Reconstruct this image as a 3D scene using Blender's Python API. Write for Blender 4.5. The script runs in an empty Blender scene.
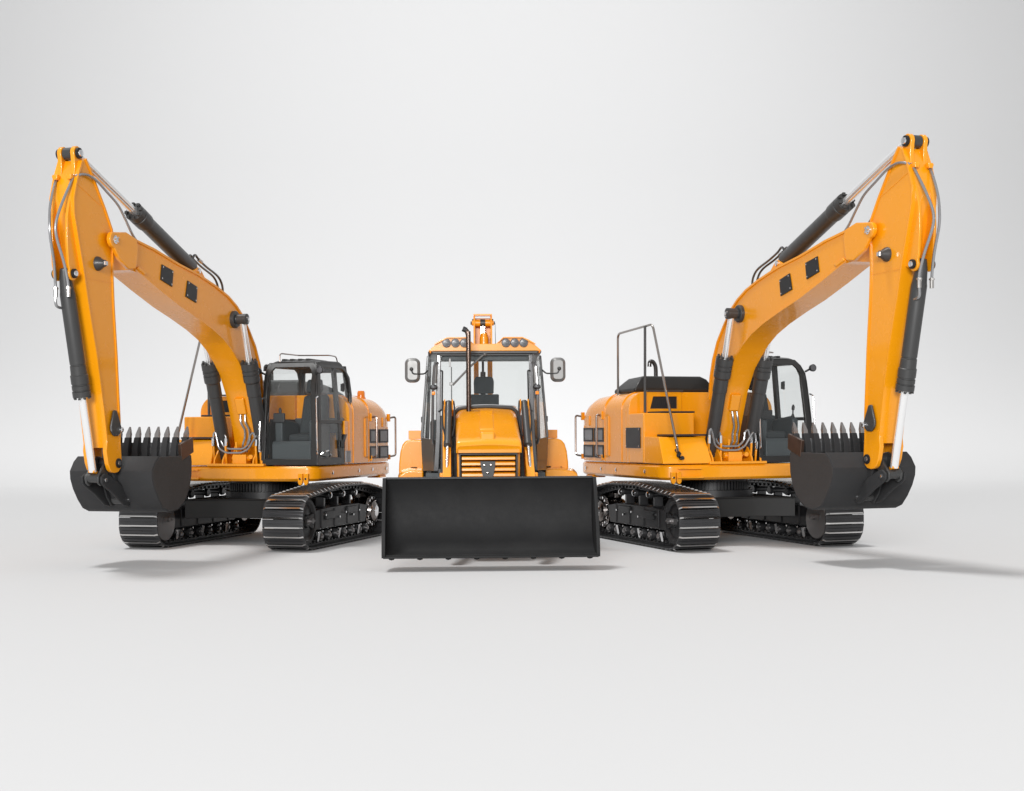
import bpy, bmesh, math, random
from mathutils import Vector, Matrix
random.seed(7)
PI = math.pi
scene = bpy.context.scene
col = scene.collection

# ------------------------------------------------------------------ materials
def new_mat(name):
    m = bpy.data.materials.new(name); m.use_nodes = True
    nt = m.node_tree
    return m, nt, nt.nodes['Principled BSDF']

def paint(name, base, rough=0.3, coat=0.5, metallic=0.0, var=0.06, bump=0.0, spec=0.5, scale=3.0, rvar=0.12, dust=0.0):
    m, nt, b = new_mat(name)
    N = nt.nodes; L = nt.links
    tc = N.new('ShaderNodeTexCoord')
    n1 = N.new('ShaderNodeTexNoise'); n1.inputs['Scale'].default_value = scale; n1.inputs['Detail'].default_value = 6
    L.new(tc.outputs['Object'], n1.inputs['Vector'])
    mx = N.new('ShaderNodeMixRGB'); mx.blend_type = 'MIX'
    mx.inputs[1].default_value = (*[c * (1 - var) for c in base], 1)
    mx.inputs[2].default_value = (*[min(1, c * (1 + var)) for c in base], 1)
    L.new(n1.outputs['Fac'], mx.inputs[0])
    out = mx.outputs[0]
    if dust > 0:
        n3 = N.new('ShaderNodeTexNoise'); n3.inputs['Scale'].default_value = 2.2; n3.inputs['Detail'].default_value = 9; n3.inputs['Roughness'].default_value = 0.7
        L.new(tc.outputs['Object'], n3.inputs['Vector'])
        cr = N.new('ShaderNodeValToRGB'); cr.color_ramp.elements[0].position = .45; cr.color_ramp.elements[1].position = .75
        cr.color_ramp.elements[1].color = (dust, dust, dust, 1)
        L.new(n3.outputs['Fac'], cr.inputs[0])
        m2 = N.new('ShaderNodeMixRGB'); m2.inputs[2].default_value = (.16, .15, .14, 1)
        L.new(cr.outputs[0], m2.inputs[0]); L.new(out, m2.inputs[1]); out = m2.outputs[0]
    L.new(out, b.inputs['Base Color'])
    n2 = N.new('ShaderNodeTexNoise'); n2.inputs['Scale'].default_value = scale * 4; n2.inputs['Detail'].default_value = 5
    L.new(tc.outputs['Object'], n2.inputs['Vector'])
    mr = N.new('ShaderNodeMapRange')
    mr.inputs['To Min'].default_value = max(.02, rough - rvar * rough); mr.inputs['To Max'].default_value = min(1, rough + rvar * rough * 2)
    L.new(n2.outputs['Fac'], mr.inputs['Value']); L.new(mr.outputs[0], b.inputs['Roughness'])
    b.inputs['Metallic'].default_value = metallic
    b.inputs['Specular IOR Level'].default_value = spec
    b.inputs['Coat Weight'].default_value = coat
    b.inputs['Coat Roughness'].default_value = 0.06
    if bump > 0:
        n4 = N.new('ShaderNodeTexNoise'); n4.inputs['Scale'].default_value = 60; n4.inputs['Detail'].default_value = 3
        L.new(tc.outputs['Object'], n4.inputs['Vector'])
        bp = N.new('ShaderNodeBump'); bp.inputs['Strength'].default_value = bump; bp.inputs['Distance'].default_value = .004
        L.new(n4.outputs['Fac'], bp.inputs['Height']); L.new(bp.outputs[0], b.inputs['Normal'])
    return m

def glass(name, tint):
    m = bpy.data.materials.new(name); m.use_nodes = True
    nt = m.node_tree; N = nt.nodes; L = nt.links; N.clear()
    o = N.new('ShaderNodeOutputMaterial'); mix = N.new('ShaderNodeMixShader')
    t = N.new('ShaderNodeBsdfTransparent'); g = N.new('ShaderNodeBsdfGlossy'); lw = N.new('ShaderNodeLayerWeight'); lw.inputs[0].default_value = .5; pw = N.new('ShaderNodeMath'); pw.operation = 'POWER'; pw.inputs[1].default_value = 5.0; f = N.new('ShaderNodeMath'); f.operation = 'MULTIPLY_ADD'; f.inputs[1].default_value = .75; f.inputs[2].default_value = .025
    L.new(lw.outputs['Facing'], pw.inputs[0]); L.new(pw.outputs[0], f.inputs[0])
    t.inputs[0].default_value = (*tint, 1); g.inputs['Roughness'].default_value = .02
    tc = N.new('ShaderNodeTexCoord'); nz = N.new('ShaderNodeTexNoise'); nz.inputs['Scale'].default_value = 1.5
    bp = N.new('ShaderNodeBump'); bp.inputs['Strength'].default_value = .03
    L.new(tc.outputs['Object'], nz.inputs['Vector']); L.new(nz.outputs['Fac'], bp.inputs['Height']); L.new(bp.outputs[0], g.inputs['Normal'])
    L.new(f.outputs[0], mix.inputs[0]); L.new(t.outputs[0], mix.inputs[1]); L.new(g.outputs[0], mix.inputs[2]); L.new(mix.outputs[0], o.inputs[0])
    return m

M = {}
M['yellow'] = paint('orange_yellow_paint', (0.80, 0.300, 0.003), rough=.25, coat=.5, var=.02, scale=1.5)
M['blade'] = paint('blade_paint', (0.016, 0.016, 0.0165), rough=.6, coat=0.0, var=.18, scale=4, dust=.035, bump=.12, spec=.18)
M['iron'] = paint('bucket_paint', (0.030, 0.030, 0.031), rough=.6, coat=0.0, var=.15, scale=5, dust=.03, bump=.12, spec=.18)
M['cyl'] = paint('grey_cylinder_paint', (0.033, 0.033, 0.033), rough=.42, coat=.1, var=.1, scale=4)
M['track'] = paint('track_steel', (0.04, 0.04, 0.042), rough=.28, coat=0.0, metallic=.35, var=.2, spec=.7)
M['frame'] = paint('black_paint', (0.011, 0.011, 0.012), rough=.38, coat=.05, var=.1, spec=.35)
M['cabpaint'] = paint('charcoal_cab_paint', (0.015, 0.0145, 0.014), rough=.38, coat=.1, var=.08, spec=.35)
M['grouser'] = paint('worn_grouser_steel', (0.62, 0.61, 0.60), rough=.14, coat=0, metallic=1, var=.12, scale=8)
M['drive'] = paint('drive_housing', (0.22, 0.20, 0.19), rough=.16, coat=0, metallic=1, var=.25, scale=8)
M['chrome'] = paint('chrome', (0.86, 0.86, 0.87), rough=.1, coat=0, metallic=1, var=.02)
M['rod'] = paint('polished_rod', (0.93, 0.93, 0.93), rough=.1, coat=.5, metallic=.75, var=.01)
M['steel'] = paint('worn_steel', (0.55, 0.53, 0.51), rough=.25, coat=0, metallic=1, var=.15)
M['hose'] = paint('grey_hose', (0.32, 0.32, 0.325), rough=.25, coat=.3, var=.05, metallic=.7)
M['black'] = paint('black_rubber', (0.012, 0.012, 0.013), rough=.5, coat=0, var=.1)
M['rubber'] = paint('tyre_rubber', (0.02, 0.02, 0.02), rough=.75, coat=0, var=.2, bump=.3)
M['seat'] = paint('seat_fabric', (0.03, 0.036, 0.039), rough=.8, coat=0, var=.15, bump=.3)
M['plastic'] = paint('teal_grey_plastic', (0.036, 0.045, 0.049), rough=.5, coat=0, var=.08)
M['vent'] = paint('vent_mesh', (0.26, 0.27, 0.285), rough=.5, coat=0, var=.3, scale=20)
M['amber'] = paint('amber_lens', (0.9, 0.26, 0.005), rough=.15, coat=.8, var=.02)
M['lens'] = paint('lamp_lens', (0.075, 0.075, 0.08), rough=.35, coat=.1, metallic=.1, var=.15, scale=30)
M['silver'] = paint('silver_paint', (0.20, 0.197, 0.193), rough=.4, coat=.25, metallic=.6, var=.03)
M['glass'] = glass('window_glass', (0.965, 0.972, 0.97))
M['glass_dark'] = glass('tinted_glass', (0.35, 0.4, 0.39))
M['floor'] = paint('studio_white', (0.549, 0.55, 0.553), rough=.95, coat=0, var=.004, spec=.1, scale=.2)

# ------------------------------------------------------------------ mesh builder
class MB:
    def __init__(s): s.bm = bmesh.new()
    def _face(s, vs):
        try: return s.bm.faces.new(vs)
        except ValueError: return None
    def box(s, c, size, rot=None, taper=None):
        hx, hy, hz = [d / 2 for d in size]
        vs = []
        R = rot if rot is not None else Matrix.Identity(3)
        for z in (-1, 1):
            for x, y in ((-1, -1), (1, -1), (1, 1), (-1, 1)):
                k = 1.0 if (taper is None or z < 0) else taper
                vs.append(s.bm.verts.new(Vector(c) + R @ Vector((x * hx * k, y * hy * k, z * hz))))
        for f in ((3, 2, 1, 0), (4, 5, 6, 7), (0, 1, 5, 4), (1, 2, 6, 5), (2, 3, 7, 6), (3, 0, 4, 7)):
            s._face([vs[i] for i in f])
        return s
    def span(s, x0, x1, y0, y1, z0, z1):
        return s.box(((x0 + x1) / 2, (y0 + y1) / 2, (z0 + z1) / 2), (abs(x1 - x0), abs(y1 - y0), abs(z1 - z0)))
    def prism(s, pts, y0, y1, ax='y'):
        # profile points: (x,z) for ax y ; (y,z) for ax x ; (x,y) for ax z
        def P(p, t):
            return {'y': (p[0], t, p[1]), 'x': (t, p[0], p[1]), 'z': (p[0], p[1], t)}[ax]
        a = [s.bm.verts.new(P(p, y0)) for p in pts]
        b = [s.bm.verts.new(P(p, y1)) for p in pts]
        n = len(pts)
        s._face(a); s._face(b[::-1])
        for i in range(n):
            s._face([a[i], b[i], b[(i + 1) % n], a[(i + 1) % n]][::-1])
        return s
    def loft(s, rings, cap=True, closed=True):
        R = [[s.bm.verts.new(p) for p in r] for r in rings]
        n = len(R[0])
        for a, b in zip(R[:-1], R[1:]):
            for i in range(n if closed else n - 1):
                s._face([a[i], a[(i + 1) % n], b[(i + 1) % n], b[i]])
        if cap:
            s._face(R[0][::-1]); s._face(R[-1])
        return s
    def strip(s, path, y0, y1, t):
        # thick sheet following an (x,z) path
        n = len(path); out = []; inn = []
        for i in range(n):
            a = Vector(path[max(0, i - 1)]); b = Vector(path[min(n - 1, i + 1)])
            d = (b - a).normalized(); nn = Vector((-d.y, d.x)) * t / 2
            p = Vector(path[i]); out.append(p + nn); inn.append(p - nn)
        rings = []
        for o, q in zip(out, inn):
            rings.append([(o.x, y0, o.y), (o.x, y1, o.y), (q.x, y1, q.y), (q.x, y0, q.y)])
        return s.loft(rings)
    def cyl(s, p0, p1, r0, r1=None, seg=20, cap=True):
        p0 = Vector(p0); p1 = Vector(p1); r1 = r0 if r1 is None else r1
        d = (p1 - p0).normalized()
        u = d.orthogonal().normalized(); v = d.cross(u)
        rings = []
        for p, r in ((p0, r0), (p1, r1)):
            rings.append([p + (u * math.cos(2 * PI * k / seg) + v * math.sin(2 * PI * k / seg)) * r for k in range(seg)])
        return s.loft(rings, cap)
    def lathe(s, p0, axis, prof, seg=24):
        # prof: list of (distance along the axis, radius)
        p0 = Vector(p0); d = Vector(axis).normalized(); u = d.orthogonal().normalized(); v = d.cross(u)
        rings = [[p0 + d * t + (u * math.cos(2 * PI * k / seg) + v * math.sin(2 * PI * k / seg)) * max(r, .0005) for k in range(seg)] for t, r in prof]
        return s.loft(rings)
    def tube(s, pts, r, seg=10, sub=6, smooth=True):
        P = [Vector(p) for p in pts]
        if smooth and len(P) > 2:
            Q = []
            for i in range(len(P) - 1):
                a = P[max(0, i - 1)]; b = P[i]; c = P[i + 1]; d = P[min(len(P) - 1, i + 2)]
                for k in range(sub):
                    t = k / sub
                    Q.append(.5 * ((2 * b) + (c - a) * t + (2 * a - 5 * b + 4 * c - d) * t * t + (3 * b - a - 3 * c + d) * t ** 3))
            Q.append(P[-1]); P = Q
        rings = []; u = None
        for i, p in enumerate(P):
            d = (P[min(i + 1, len(P) - 1)] - P[max(i - 1, 0)]).normalized()
            if u is None: u = d.orthogonal().normalized()
            u = (u - d * u.dot(d)).normalized(); v = d.cross(u)
            rings.append([p + (u * math.cos(2 * PI * k / seg) + v * math.sin(2 * PI * k / seg)) * r for k in range(seg)])
        return s.loft(rings)
    def bent(s, pts, r, rad=.05, seg=10):
        # straight pipe with rounded corners
        P = [Vector(p) for p in pts]; Q = [P[0]]
        for i in range(1, len(P) - 1):
            a = (P[i - 1] - P[i]); b = (P[i + 1] - P[i])
            ra = min(rad, a.length * .45, b.length * .45)
            A = P[i] + a.normalized() * ra; B = P[i] + b.normalized() * ra
            for k in range(6):
                t = k / 5
                Q.append(A * (1 - t) ** 2 + P[i] * 2 * t * (1 - t) + B * t * t)
        Q.append(P[-1])
        return s.tube(Q, r, seg, smooth=False)
    def sphere(s, c, r, sc=(1, 1, 1), seg=16):
        rings = []
        for i in range(1, 10):
            a = PI * i / 10
            rings.append([(c[0] + r * sc[0] * math.sin(a) * math.cos(2 * PI * k / seg), c[1] + r * sc[1] * math.sin(a) * math.sin(2 * PI * k / seg), c[2] + r * sc[2] * math.cos(a)) for k in range(seg)])
        return s.loft(rings)
    def frame(s, outer, inner, t0, t1, ax='y'):
        # ring between two outlines with the same number of points
        def P(p, t):
            return {'y': (p[0], t, p[1]), 'x': (t, p[0], p[1]), 'z': (p[0], p[1], t)}[ax]
        n = len(outer)
        V = [[s.bm.verts.new(P(p, t)) for p in o] for o in (outer, inner) for t in (t0, t1)]
        o0, o1, i0, i1 = V
        for k in range(n):
            j = (k + 1) % n
            s._face([o0[k], o0[j], i0[j], i0[k]]); s._face([o1[j], o1[k], i1[k], i1[j]])
            s._face([o0[j], o0[k], o1[k], o1[j]]); s._face([i0[k], i0[j], i1[j], i1[k]])
        return s
    def warp(s, fn):
        for v in s.bm.verts: v.co = Vector(fn(v.co))
        return s
    def build(s, name, mat, parent=None, bevel=0.0, seg=2, ang=32, label=None):
        bmesh.ops.recalc_face_normals(s.bm, faces=s.bm.faces[:])
        me = bpy.data.meshes.new(name); s.bm.to_mesh(me); s.bm.free()
        for p in me.polygons: p.use_smooth = True
        me.set_sharp_from_angle(angle=math.radians(ang))
        me.materials.append(M[mat] if isinstance(mat, str) else mat)
        o = bpy.data.objects.new(name, me); col.objects.link(o)
        if parent is not None: o.parent = parent
        if bevel > 0:
            b = o.modifiers.new('bevel', 'BEVEL'); b.width = bevel; b.segments = seg; b.limit_method = 'ANGLE'; b.angle_limit = math.radians(32)
            b.harden_normals = True
        if label: o['label'] = label
        return o

def rot(ax, deg): return Matrix.Rotation(math.radians(deg), 3, ax)
def rrect(cx, cy, w, h, r, n=5):
    pts = []
    for (sx, sy, a0) in ((1, 1, 0), (-1, 1, 90), (-1, -1, 180), (1, -1, 270)):
        for k in range(n + 1):
            a = math.radians(a0 + 90 * k / n)
            pts.append((cx + sx * (w / 2 - r) + r * math.cos(a), cy + sy * (h / 2 - r) + r * math.sin(a)))
    return pts
def thing(name, label, cat, loc, rz, group=None):
    o = bpy.data.objects.new(name, None); col.objects.link(o)
    o.empty_display_size = .3
    o.location = loc; o.rotation_euler = (0, 0, rz); o['label'] = label; o['category'] = cat
    if group: o['group'] = group
    return o
def shrink(pts, d):
    # crude inward offset of a counter/clockwise outline
    n = len(pts); A = sum(pts[i][0] * pts[(i + 1) % n][1] - pts[(i + 1) % n][0] * pts[i][1] for i in range(n)); sg = 1 if A > 0 else -1
    out = []
    for i in range(n):
        p = Vector(pts[i]); a = (p - Vector(pts[i - 1])).normalized(); b = (Vector(pts[(i + 1) % n]) - p).normalized()
        na = Vector((-a.y, a.x)) * sg; nb = Vector((-b.y, b.x)) * sg
        m = (na + nb); m = m / max(.35, m.length_squared / 2) if m.length > 1e-6 else na
        out.append(tuple(p + m * d))
    return out

YC = -.04   # centre line of the boom, arm and bucket

# ------------------------------------------------------------------ excavator
def track_path():
    pts = []
    xf, xr, zc, R = 1.85, -1.03, .435, .415
    for k in range(13):
        a = -PI / 2 + PI * k / 12; ca, sa = math.cos(a), math.sin(a); e_ = 2 / 2.6
        pts.append((xf + .015 + .455 * max(0, ca) ** e_, zc + R * math.copysign(abs(sa) ** e_, sa)))
    pts += [(1.5, .885), (1.1, .92), (.75, .95), (.3, .958), (-.35, .945), (-.75, .895)]
    for k in range(13):
        a = PI / 2 + PI * k / 12
        pts.append((xr + R * math.cos(a), zc + R * math.sin(a)))
    pts.append((xf, zc - R))
    return pts
def resample(path, step_n):
    P = [Vector(p) for p in path]; L = [0]
    for a, b in zip(P[:-1], P[1:]): L.append(L[-1] + (b - a).length)
    out = []; T = L[-1]
    for k in range(step_n):
        t = T * k / step_n; i = max(j for j in range(len(L)) if L[j] <= t + 1e-9); i = min(i, len(P) - 2)
        f = (t - L[i]) / max(1e-9, L[i + 1] - L[i]); p = P[i].lerp(P[i + 1], f)
        out.append((p, T))
    res = []
    for k in range(step_n):
        d = (out[(k + 1) % step_n][0] - out[k - 1][0]).normalized()
        res.append((out[k][0], d))
    return res, T

def build_excavator(label, loc, rz, group):
    root = thing('crawler_excavator', label, 'excavator', loc, rz, group)
    # ---- tracks
    for s in (-1, 1):
        y0, y1 = (.89, 1.56) if s > 0 else (-1.56, -.89); yc = (y0 + y1) / 2
        sh = MB(); n = 60; gb = MB()
        res, T = resample(track_path(), n); pitch = T / n
        for p, d in res:
            nn = Vector((d.y, -d.x))      # outward
            R3 = Matrix(((d.x, 0, nn.x), (0, 1, 0), (d.y, 0, nn.y)))
            c = Vector((p.x, yc, p.y))
            o3 = Vector((nn.x, 0, nn.y)); t3 = Vector((d.x, 0, d.y))
            sh.box(c - o3 * .012, (pitch * .90, y1 - y0, .02), R3)
            for q in (-.02, .34):
                sh.box(c + o3 * .006 + t3 * pitch * q, (.014, y1 - y0 - .004, .018), R3, taper=.75)
            gb.box(c + o3 * .012 - t3 * pitch * .41, (.026, y1 - y0 - .004, .038), R3, taper=.85)
        tr = sh.build('track', 'track', root)
        gb.build('track_grousers', 'grouser', tr)
        ch = MB()
        for p, d in res:
            nn = Vector((d.y, -d.x)); R3 = Matrix(((d.x, 0, nn.x), (0, 1, 0), (d.y, 0, nn.y)))
            c = Vector((p.x, yc, p.y)); o3 = Vector((nn.x, 0, nn.y))
            for q in (-.1, .1):
                ch.box(c - o3 * .062 + Vector((0, q, 0)), (pitch * .96, .035, .075), R3)
            ch.cyl(c - o3 * .065 - Vector((0, .14, 0)), c - o3 * .065 + Vector((0, .14, 0)), .022, seg=8)
        ch.build('track_chain', 'track', tr)
        # track frame
        f = MB()
        prof = [(-.62, .28), (1.55, .28), (1.78, .36), (1.78, .52), (1.45, .59), (.9, .61), (-.3, .61), (-.72, .56)]
        f.prism(prof, yc - .20, yc + .20)
        for xx in (1.3, .75, .2, -.35):
            f.span(xx - .03, xx + .03, yc - .215, yc + .215, .30, .59)
        f.span(-.2, .25, yc + s * .17, yc + s * .235, .47, .58)
        f.span(.75, 1.15, yc + s * .17, yc + s * .23, .42, .55)
        tf = f.build('track_frame', 'frame', root, bevel=.012)
        g = MB()
        for xx, zz in ((.35, .5), (.02, .44), (1.2, .5), (-.25, .5), (.62, .44)):
            g.cyl((xx, yc + s * .20, zz), (xx, yc + s * .245, zz), .018, seg=8)
        g.build('bolt', 'chrome', tf)
        # idler and sprocket
        i = MB()
        i.lathe((1.85, yc - .21, .44), (0, 1, 0), [(0, .0), (0, .09), (.03, .11), (.04, .26), (.0, .30), (.0, .35), (.08, .362), (.1, .31), (.32, .31), (.34, .362), (.42, .35), (.42, .30), (.38, .26), (.39, .11), (.42, .09), (.42, 0)], 36)
        idl = i.build('idler_wheel', 'frame' if s else 'frame', root)
        i = MB(); i.lathe((1.85, yc - s * .215, .40), (0, -s, 0), [(0, .30), (.01, .29), (.012, .0)], 36); i.build('idler_face', 'steel_dark', idl)
        for k in (-1, 1):
            b = MB(); b.span(1.72, 1.98, yc + k * .21, yc + k * .26, .40, .48)
            b.cyl((1.85, yc + k * .25, .44), (1.85, yc + k * .30, .44), .04, seg=12)
            b.cyl((1.74, yc + k * .25, .44), (1.74, yc + k * .28, .44), .02, seg=8)
            b.build('axle_block', 'steel_dark', idl)
        i = MB()
        R = []
        prof = []
        for k in range(44):
            a = 2 * PI * k / 44; r = .365 if k % 2 else .31
            prof.append((-1.0 + r * math.cos(a), .44 + r * math.sin(a)))
        i.prism(prof, yc - .035, yc + .035)
        i.lathe((-1.0, yc - .2, .44), (0, 1, 0), [(0, .2), (.1, .24), (.3, .24), (.32, .27), (.36, .27), (.37, .2), (.43, .18), (.46, .12), (.47, 0)] if s > 0 else [(-.07, 0), (-.06, .12), (-.03, .18), (.03, .2), (.04, .27), (.08, .27), (.1, .24), (.3, .24), (.4, .2)], 32)
        sp = i.build('sprocket', 'drive', root, bevel=.004)
        g = MB()
        for k in range(14):
            a = 2 * PI * k / 14
            cx, cz = -1.0 + .235 * math.cos(a), .44 + .235 * math.sin(a)
            g.cyl((cx, yc + s * .14, cz), (cx, yc + s * .2, cz), .022, seg=8)
        g.lathe((-1.0, yc + s * .255, .44), (0, s, 0), [(0, .10), (.012, .10), (.03, .06), (.035, 0)], 16)
        g.build('bolt', 'chrome', sp)
        for k in range(7):
            xx = 1.36 - k * .33
            r = MB(); r.lathe((xx, yc - .22, .175), (0, 1, 0), [(0, .04), (.0, .07), (.06, .08), (.08, .062), (.36, .062), (.38, .085), (.44, .075), (.44, .04)], 16)
            rr = r.build('track_roller', 'track', root)
            for q in (-1, 1):
                c = MB(); c.lathe((xx, yc + q * .22, .175), (0, q, 0), [(0, .045), (.02, .045), (.035, .025), (.035, 0)], 12)
                c.build('roller_cap', 'steel_dark', rr)
            c = MB(); c.cyl((xx - .07, yc - .225, .25), (xx - .07, yc + .225, .25), .014, seg=8); c.build('roller_bolt', 'chrome', rr)
        for xx in (1.53, .68, -.17):
            for q in (-1, 1):
                g = MB(); pr_ = ([(xx - .035, .26), (xx + .035, .26), (xx + .03, .13), (xx, .085), (xx - .045, .12)])
                g.loft([[(px_, yc + q * (.225 + .0 * pz_), pz_) for px_, pz_ in pr_], [(px_, yc + q * (.235 + .22 * (pz_ - .085)), pz_) for px_, pz_ in pr_]])
                g.build('track_guide', 'chrome', root, bevel=.01)
        for xx in (.86, .30, -.25):
            r = MB(); r.lathe((xx, yc - .17, .80), (0, 1, 0), [(0, .03), (0, .06), (.05, .07), (.07, .05), (.27, .05), (.29, .07), (.34, .06), (.34, .03)], 16)
            r.span(xx - .03, xx + .03, yc - .07, yc + .07, .60, .80)
            rr = r.build('carrier_roller', 'track', root)
            c = MB()
            c.lathe((xx, yc + s * .17, .80), (0, s, 0), [(0, .045), (.02, .045), (.03, .02), (.03, 0)], 12)
            c.build('roller_cap', 'chrome', rr)
    # ---- car body
    cb = MB()
    cb.prism([(1.0, -.45), (1.0, .45), (1.28, .98), (.78, .98), (.55, .6), (-.05, .6), (-.3, .98), (-.75, .98), (-.45, .45), (-.45, -.45), (-.75, -.98), (-.3, -.98), (-.05, -.6), (.55, -.6), (.78, -.98), (1.28, -.98)], .42, .715, 'z')
    cb.prism([(1.03, -.47), (1.03, .47), (1.31, .985), (.75, .985), (-.3, .985), (-.78, .985), (-.48, .47), (-.48, -.47), (-.78, -.985), (-.3, -.985), (.75, -.985), (1.31, -.985)], .716, .735, 'z')
    cbo = cb.build('undercarriage_frame', 'cabpaint', root, bevel=.012)
    t = MB(); t.cyl((.3, 0, .70), (.3, 0, .84), .66, seg=48); t.cyl((.3, 0, .84), (.3, 0, 1.03), .56, seg=48)
    for k in range(64):
        a = 2 * PI * k / 64
        t.box((.3 + .575 * math.cos(a), .575 * math.sin(a), .91), (.04, .03, .13), rot('Z', math.degrees(a)))
    t.build('swing_bearing', 'frame', root)
    # ---- upper frame (yellow deck)
    plan = [(1.3, -1.16), (1.3, 1.16), (1.26, 1.25), (1.17, 1.32), (1.08, 1.34), (-1.95, 1.34), (-2.12, 1.31), (-2.22, 1.22), (-2.33, .7), (-2.38, 0), (-2.33, -.7), (-2.22, -1.22), (-2.12, -1.31), (-1.95, -1.34), (1.08, -1.34), (1.17, -1.32), (1.26, -1.25)]
    d = MB(); d.loft([[(x, y, 1.03) for x, y in shrink(plan, .05)], [(x, y, 1.07) for x, y in plan], [(x, y, 1.235) for x, y in plan], [(x, y, 1.27) for x, y in shrink(plan, .03)]])
    deck = d.build('upper_frame', 'yellow', root, bevel=.01)
    b = MB(); b.span(1.0, 1.33, -.55, .45, 1.272, 1.315)       # raised foot plate under the boom
    b.build('deck_plate', 'yellow', root, bevel=.01)
    b = MB()
    for s in (-1, 1):
        for xx in (.62, -.55, -1.2, -1.9):
            b.lathe((xx, s * 1.335, 1.155), (0, s, 0), [(0, .034), (.012, .034), (.02, .02), (.02, 0)], 10)
    b.build('bolt', 'chrome', deck)
    for s in (-1, 1):
        for xx, yy in ((1.295, 1.085), (1.29, 1.18)):
            e = MB(); e.prism([(yy - .04, 1.16), (yy + .04, 1.16), (yy + .04, 1.02), (yy + .025, .985), (yy, .97), (yy - .025, .985), (yy - .04, 1.02)], xx, xx + .05, 'x')
            if s < 0: e.warp(lambda v: (v.x, -v.y, v.z))
            eo = e.build('tie_down_lug', 'yellow', root, bevel=.008)
            h = MB(); h.cyl((xx + .05, s * yy, 1.075), (xx + .06, s * yy, 1.075), .018, seg=10); h.build('bolt', 'chrome', eo)
        r = MB(); r.span(-2.0, -1.7, s * 1.05, s * 1.3, .99, 1.03); r.build('rear_lug', 'yellow', root, bevel=.01)
    st = MB(); st.span(1.3, 1.375, -1.12, -.68, 1.06, 1.09).span(1.3, 1.36, -1.10, -.70, 1.2, 1.22); st.build('step', 'yellow', root, bevel=.008)
    # ---- engine housing / counterweight : lofted along x
    def section(x, w, zt, r, zb=1.285):
        pts = [(x, -w, zb)]
        for k in range(8):
            a = PI - (PI / 2) * k / 7
            pts.append((x, -w + r + r * math.cos(a), zt - r + r * math.sin(a)))
        for k in range(8):
            a = PI / 2 - (PI / 2) * k / 7
            pts.append((x, w - r + r * math.cos(a), zt - r + r * math.sin(a)))
        pts.append((x, w, zb))
        return pts
    h = MB(); st_ = [(-.10, 1.35, 2.44, .30), (-.9, 1.355, 2.43, .30), (-1.65, 1.355, 2.40, .30), (-1.88, 1.35, 2.34, .30), (-2.03, 1.325, 2.25, .28), (-2.13, 1.285, 2.12, .26), (-2.18, 1.24, 1.95, .25), (-2.20, 1.22, 1.6, .1)]
    h.loft([section(*q) for q in st_])
    cw = h.build('counterweight', 'yellow', root, bevel=.006)
    # right hand housing continues forward
    def rsec(x, zt, r, yi=-.42, w=1.35, zb=1.285):
        pts = [(x, -w, zb)]
        for k in range(8):
            a = PI - (PI / 2) * k / 7
            pts.append((x, -w + r + r * math.cos(a), zt - r + r * math.sin(a)))
        pts.append((x, yi, zt)); pts.append((x, yi, zb))
        return pts
    h = MB(); h.loft([rsec(-.095, 2.44, .28), rsec(.02, 2.44, .28)]); h.build('right_housing', 'yellow', root, bevel=.008)
    h = MB(); h.span(.021, .60, -1.352, -.455, 1.285, 2.085); tb = h.build('tool_box', 'yellow', root, bevel=.02, seg=3)
    h = MB(); h.span(.07, .585, -1.04, -.44, 2.087, 2.115); h.build('tread_plate', 'black', tb, bevel=.004)
    h = MB()
    h.loft([[(.602, -1.345, 1.285), (1.30, -1.335, 1.285), (1.30, -.50, 1.285), (.602, -.50, 1.285)],
            [(.602, -1.345, 1.32), (1.29, -1.335, 1.32), (1.29, -.50, 1.32), (.602, -.50, 1.32)],
            [(.602, -1.34, 1.715), (1.03, -1.285, 1.70), (1.09, -.52, 1.70), (.602, -.52, 1.715)]])
    lb = h.build('step_box', 'yellow', root, bevel=.012)
    h = MB(); h.span(.63, 1.12, -1.13, -.50, 1.717, 1.745); h.build('tread_plate', 'black', lb, bevel=.004)
    h = MB(); h.sphere((1.28, -1.07, 1.42), .035, (1, .9, 1.1)).cyl((1.2, -1.07, 1.5), (1.33, -1.07, 1.44), .025).cyl((1.22, -1.03, 1.36), (1.33, -1.02, 1.38), .03); h.build('latch', 'black', lb)
    # panel behind the tool box with the grille opening
    h = MB(); h.frame([(-1.05, 2.09), (-.42, 2.09), (-.42, 2.437), (-1.05, 2.437)], [(-.985, 2.165), (-.50, 2.165), (-.50, 2.365), (-.93, 2.365)], .021, .06, 'x')
    gf = h.build('grille_frame', 'yellow', root, bevel=.006)
    h = MB(); h.span(.022, .032, -.99, -.49, 2.16, 2.37)
    for k in range(14): h.span(.030, .040, -.98 + k * .035, -.965 + k * .035, 2.165, 2.365)
    h.build('grille', 'black', gf)
    h = MB(); h.span(.04, .10, -1.05, -.41, 2.443, 2.468); h.build('grille_trim', 'cyl', gf, bevel=.004)
    h = MB(); h.span(-.09, .0, -.419, .40, 1.285, 2.436); h.build('bulkhead', 'yellow', root, bevel=.006)
    # engine cover
    h = MB()
    h.loft([[(-.42, -1.05, 2.445), (-.42, .42, 2.445), (-1.75, .60, 2.43), (-1.15, -1.10, 2.435)],
            [(-.40, -1.06, 2.50), (-.40, .43, 2.50), (-1.78, .61, 2.48), (-1.18, -1.11, 2.49)],
            [(-.45, -.93, 2.67), (-.45, .30, 2.67), (-1.60, .46, 2.60), (-1.10, -.96, 2.63)],
            [(-.50, -.86, 2.725), (-.50, .20, 2.725), (-1.45, .36, 2.66), (-1.05, -.88, 2.70)]])
    h.build('engine_cover', 'cabpaint', root, bevel=.035, seg=4)
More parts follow.
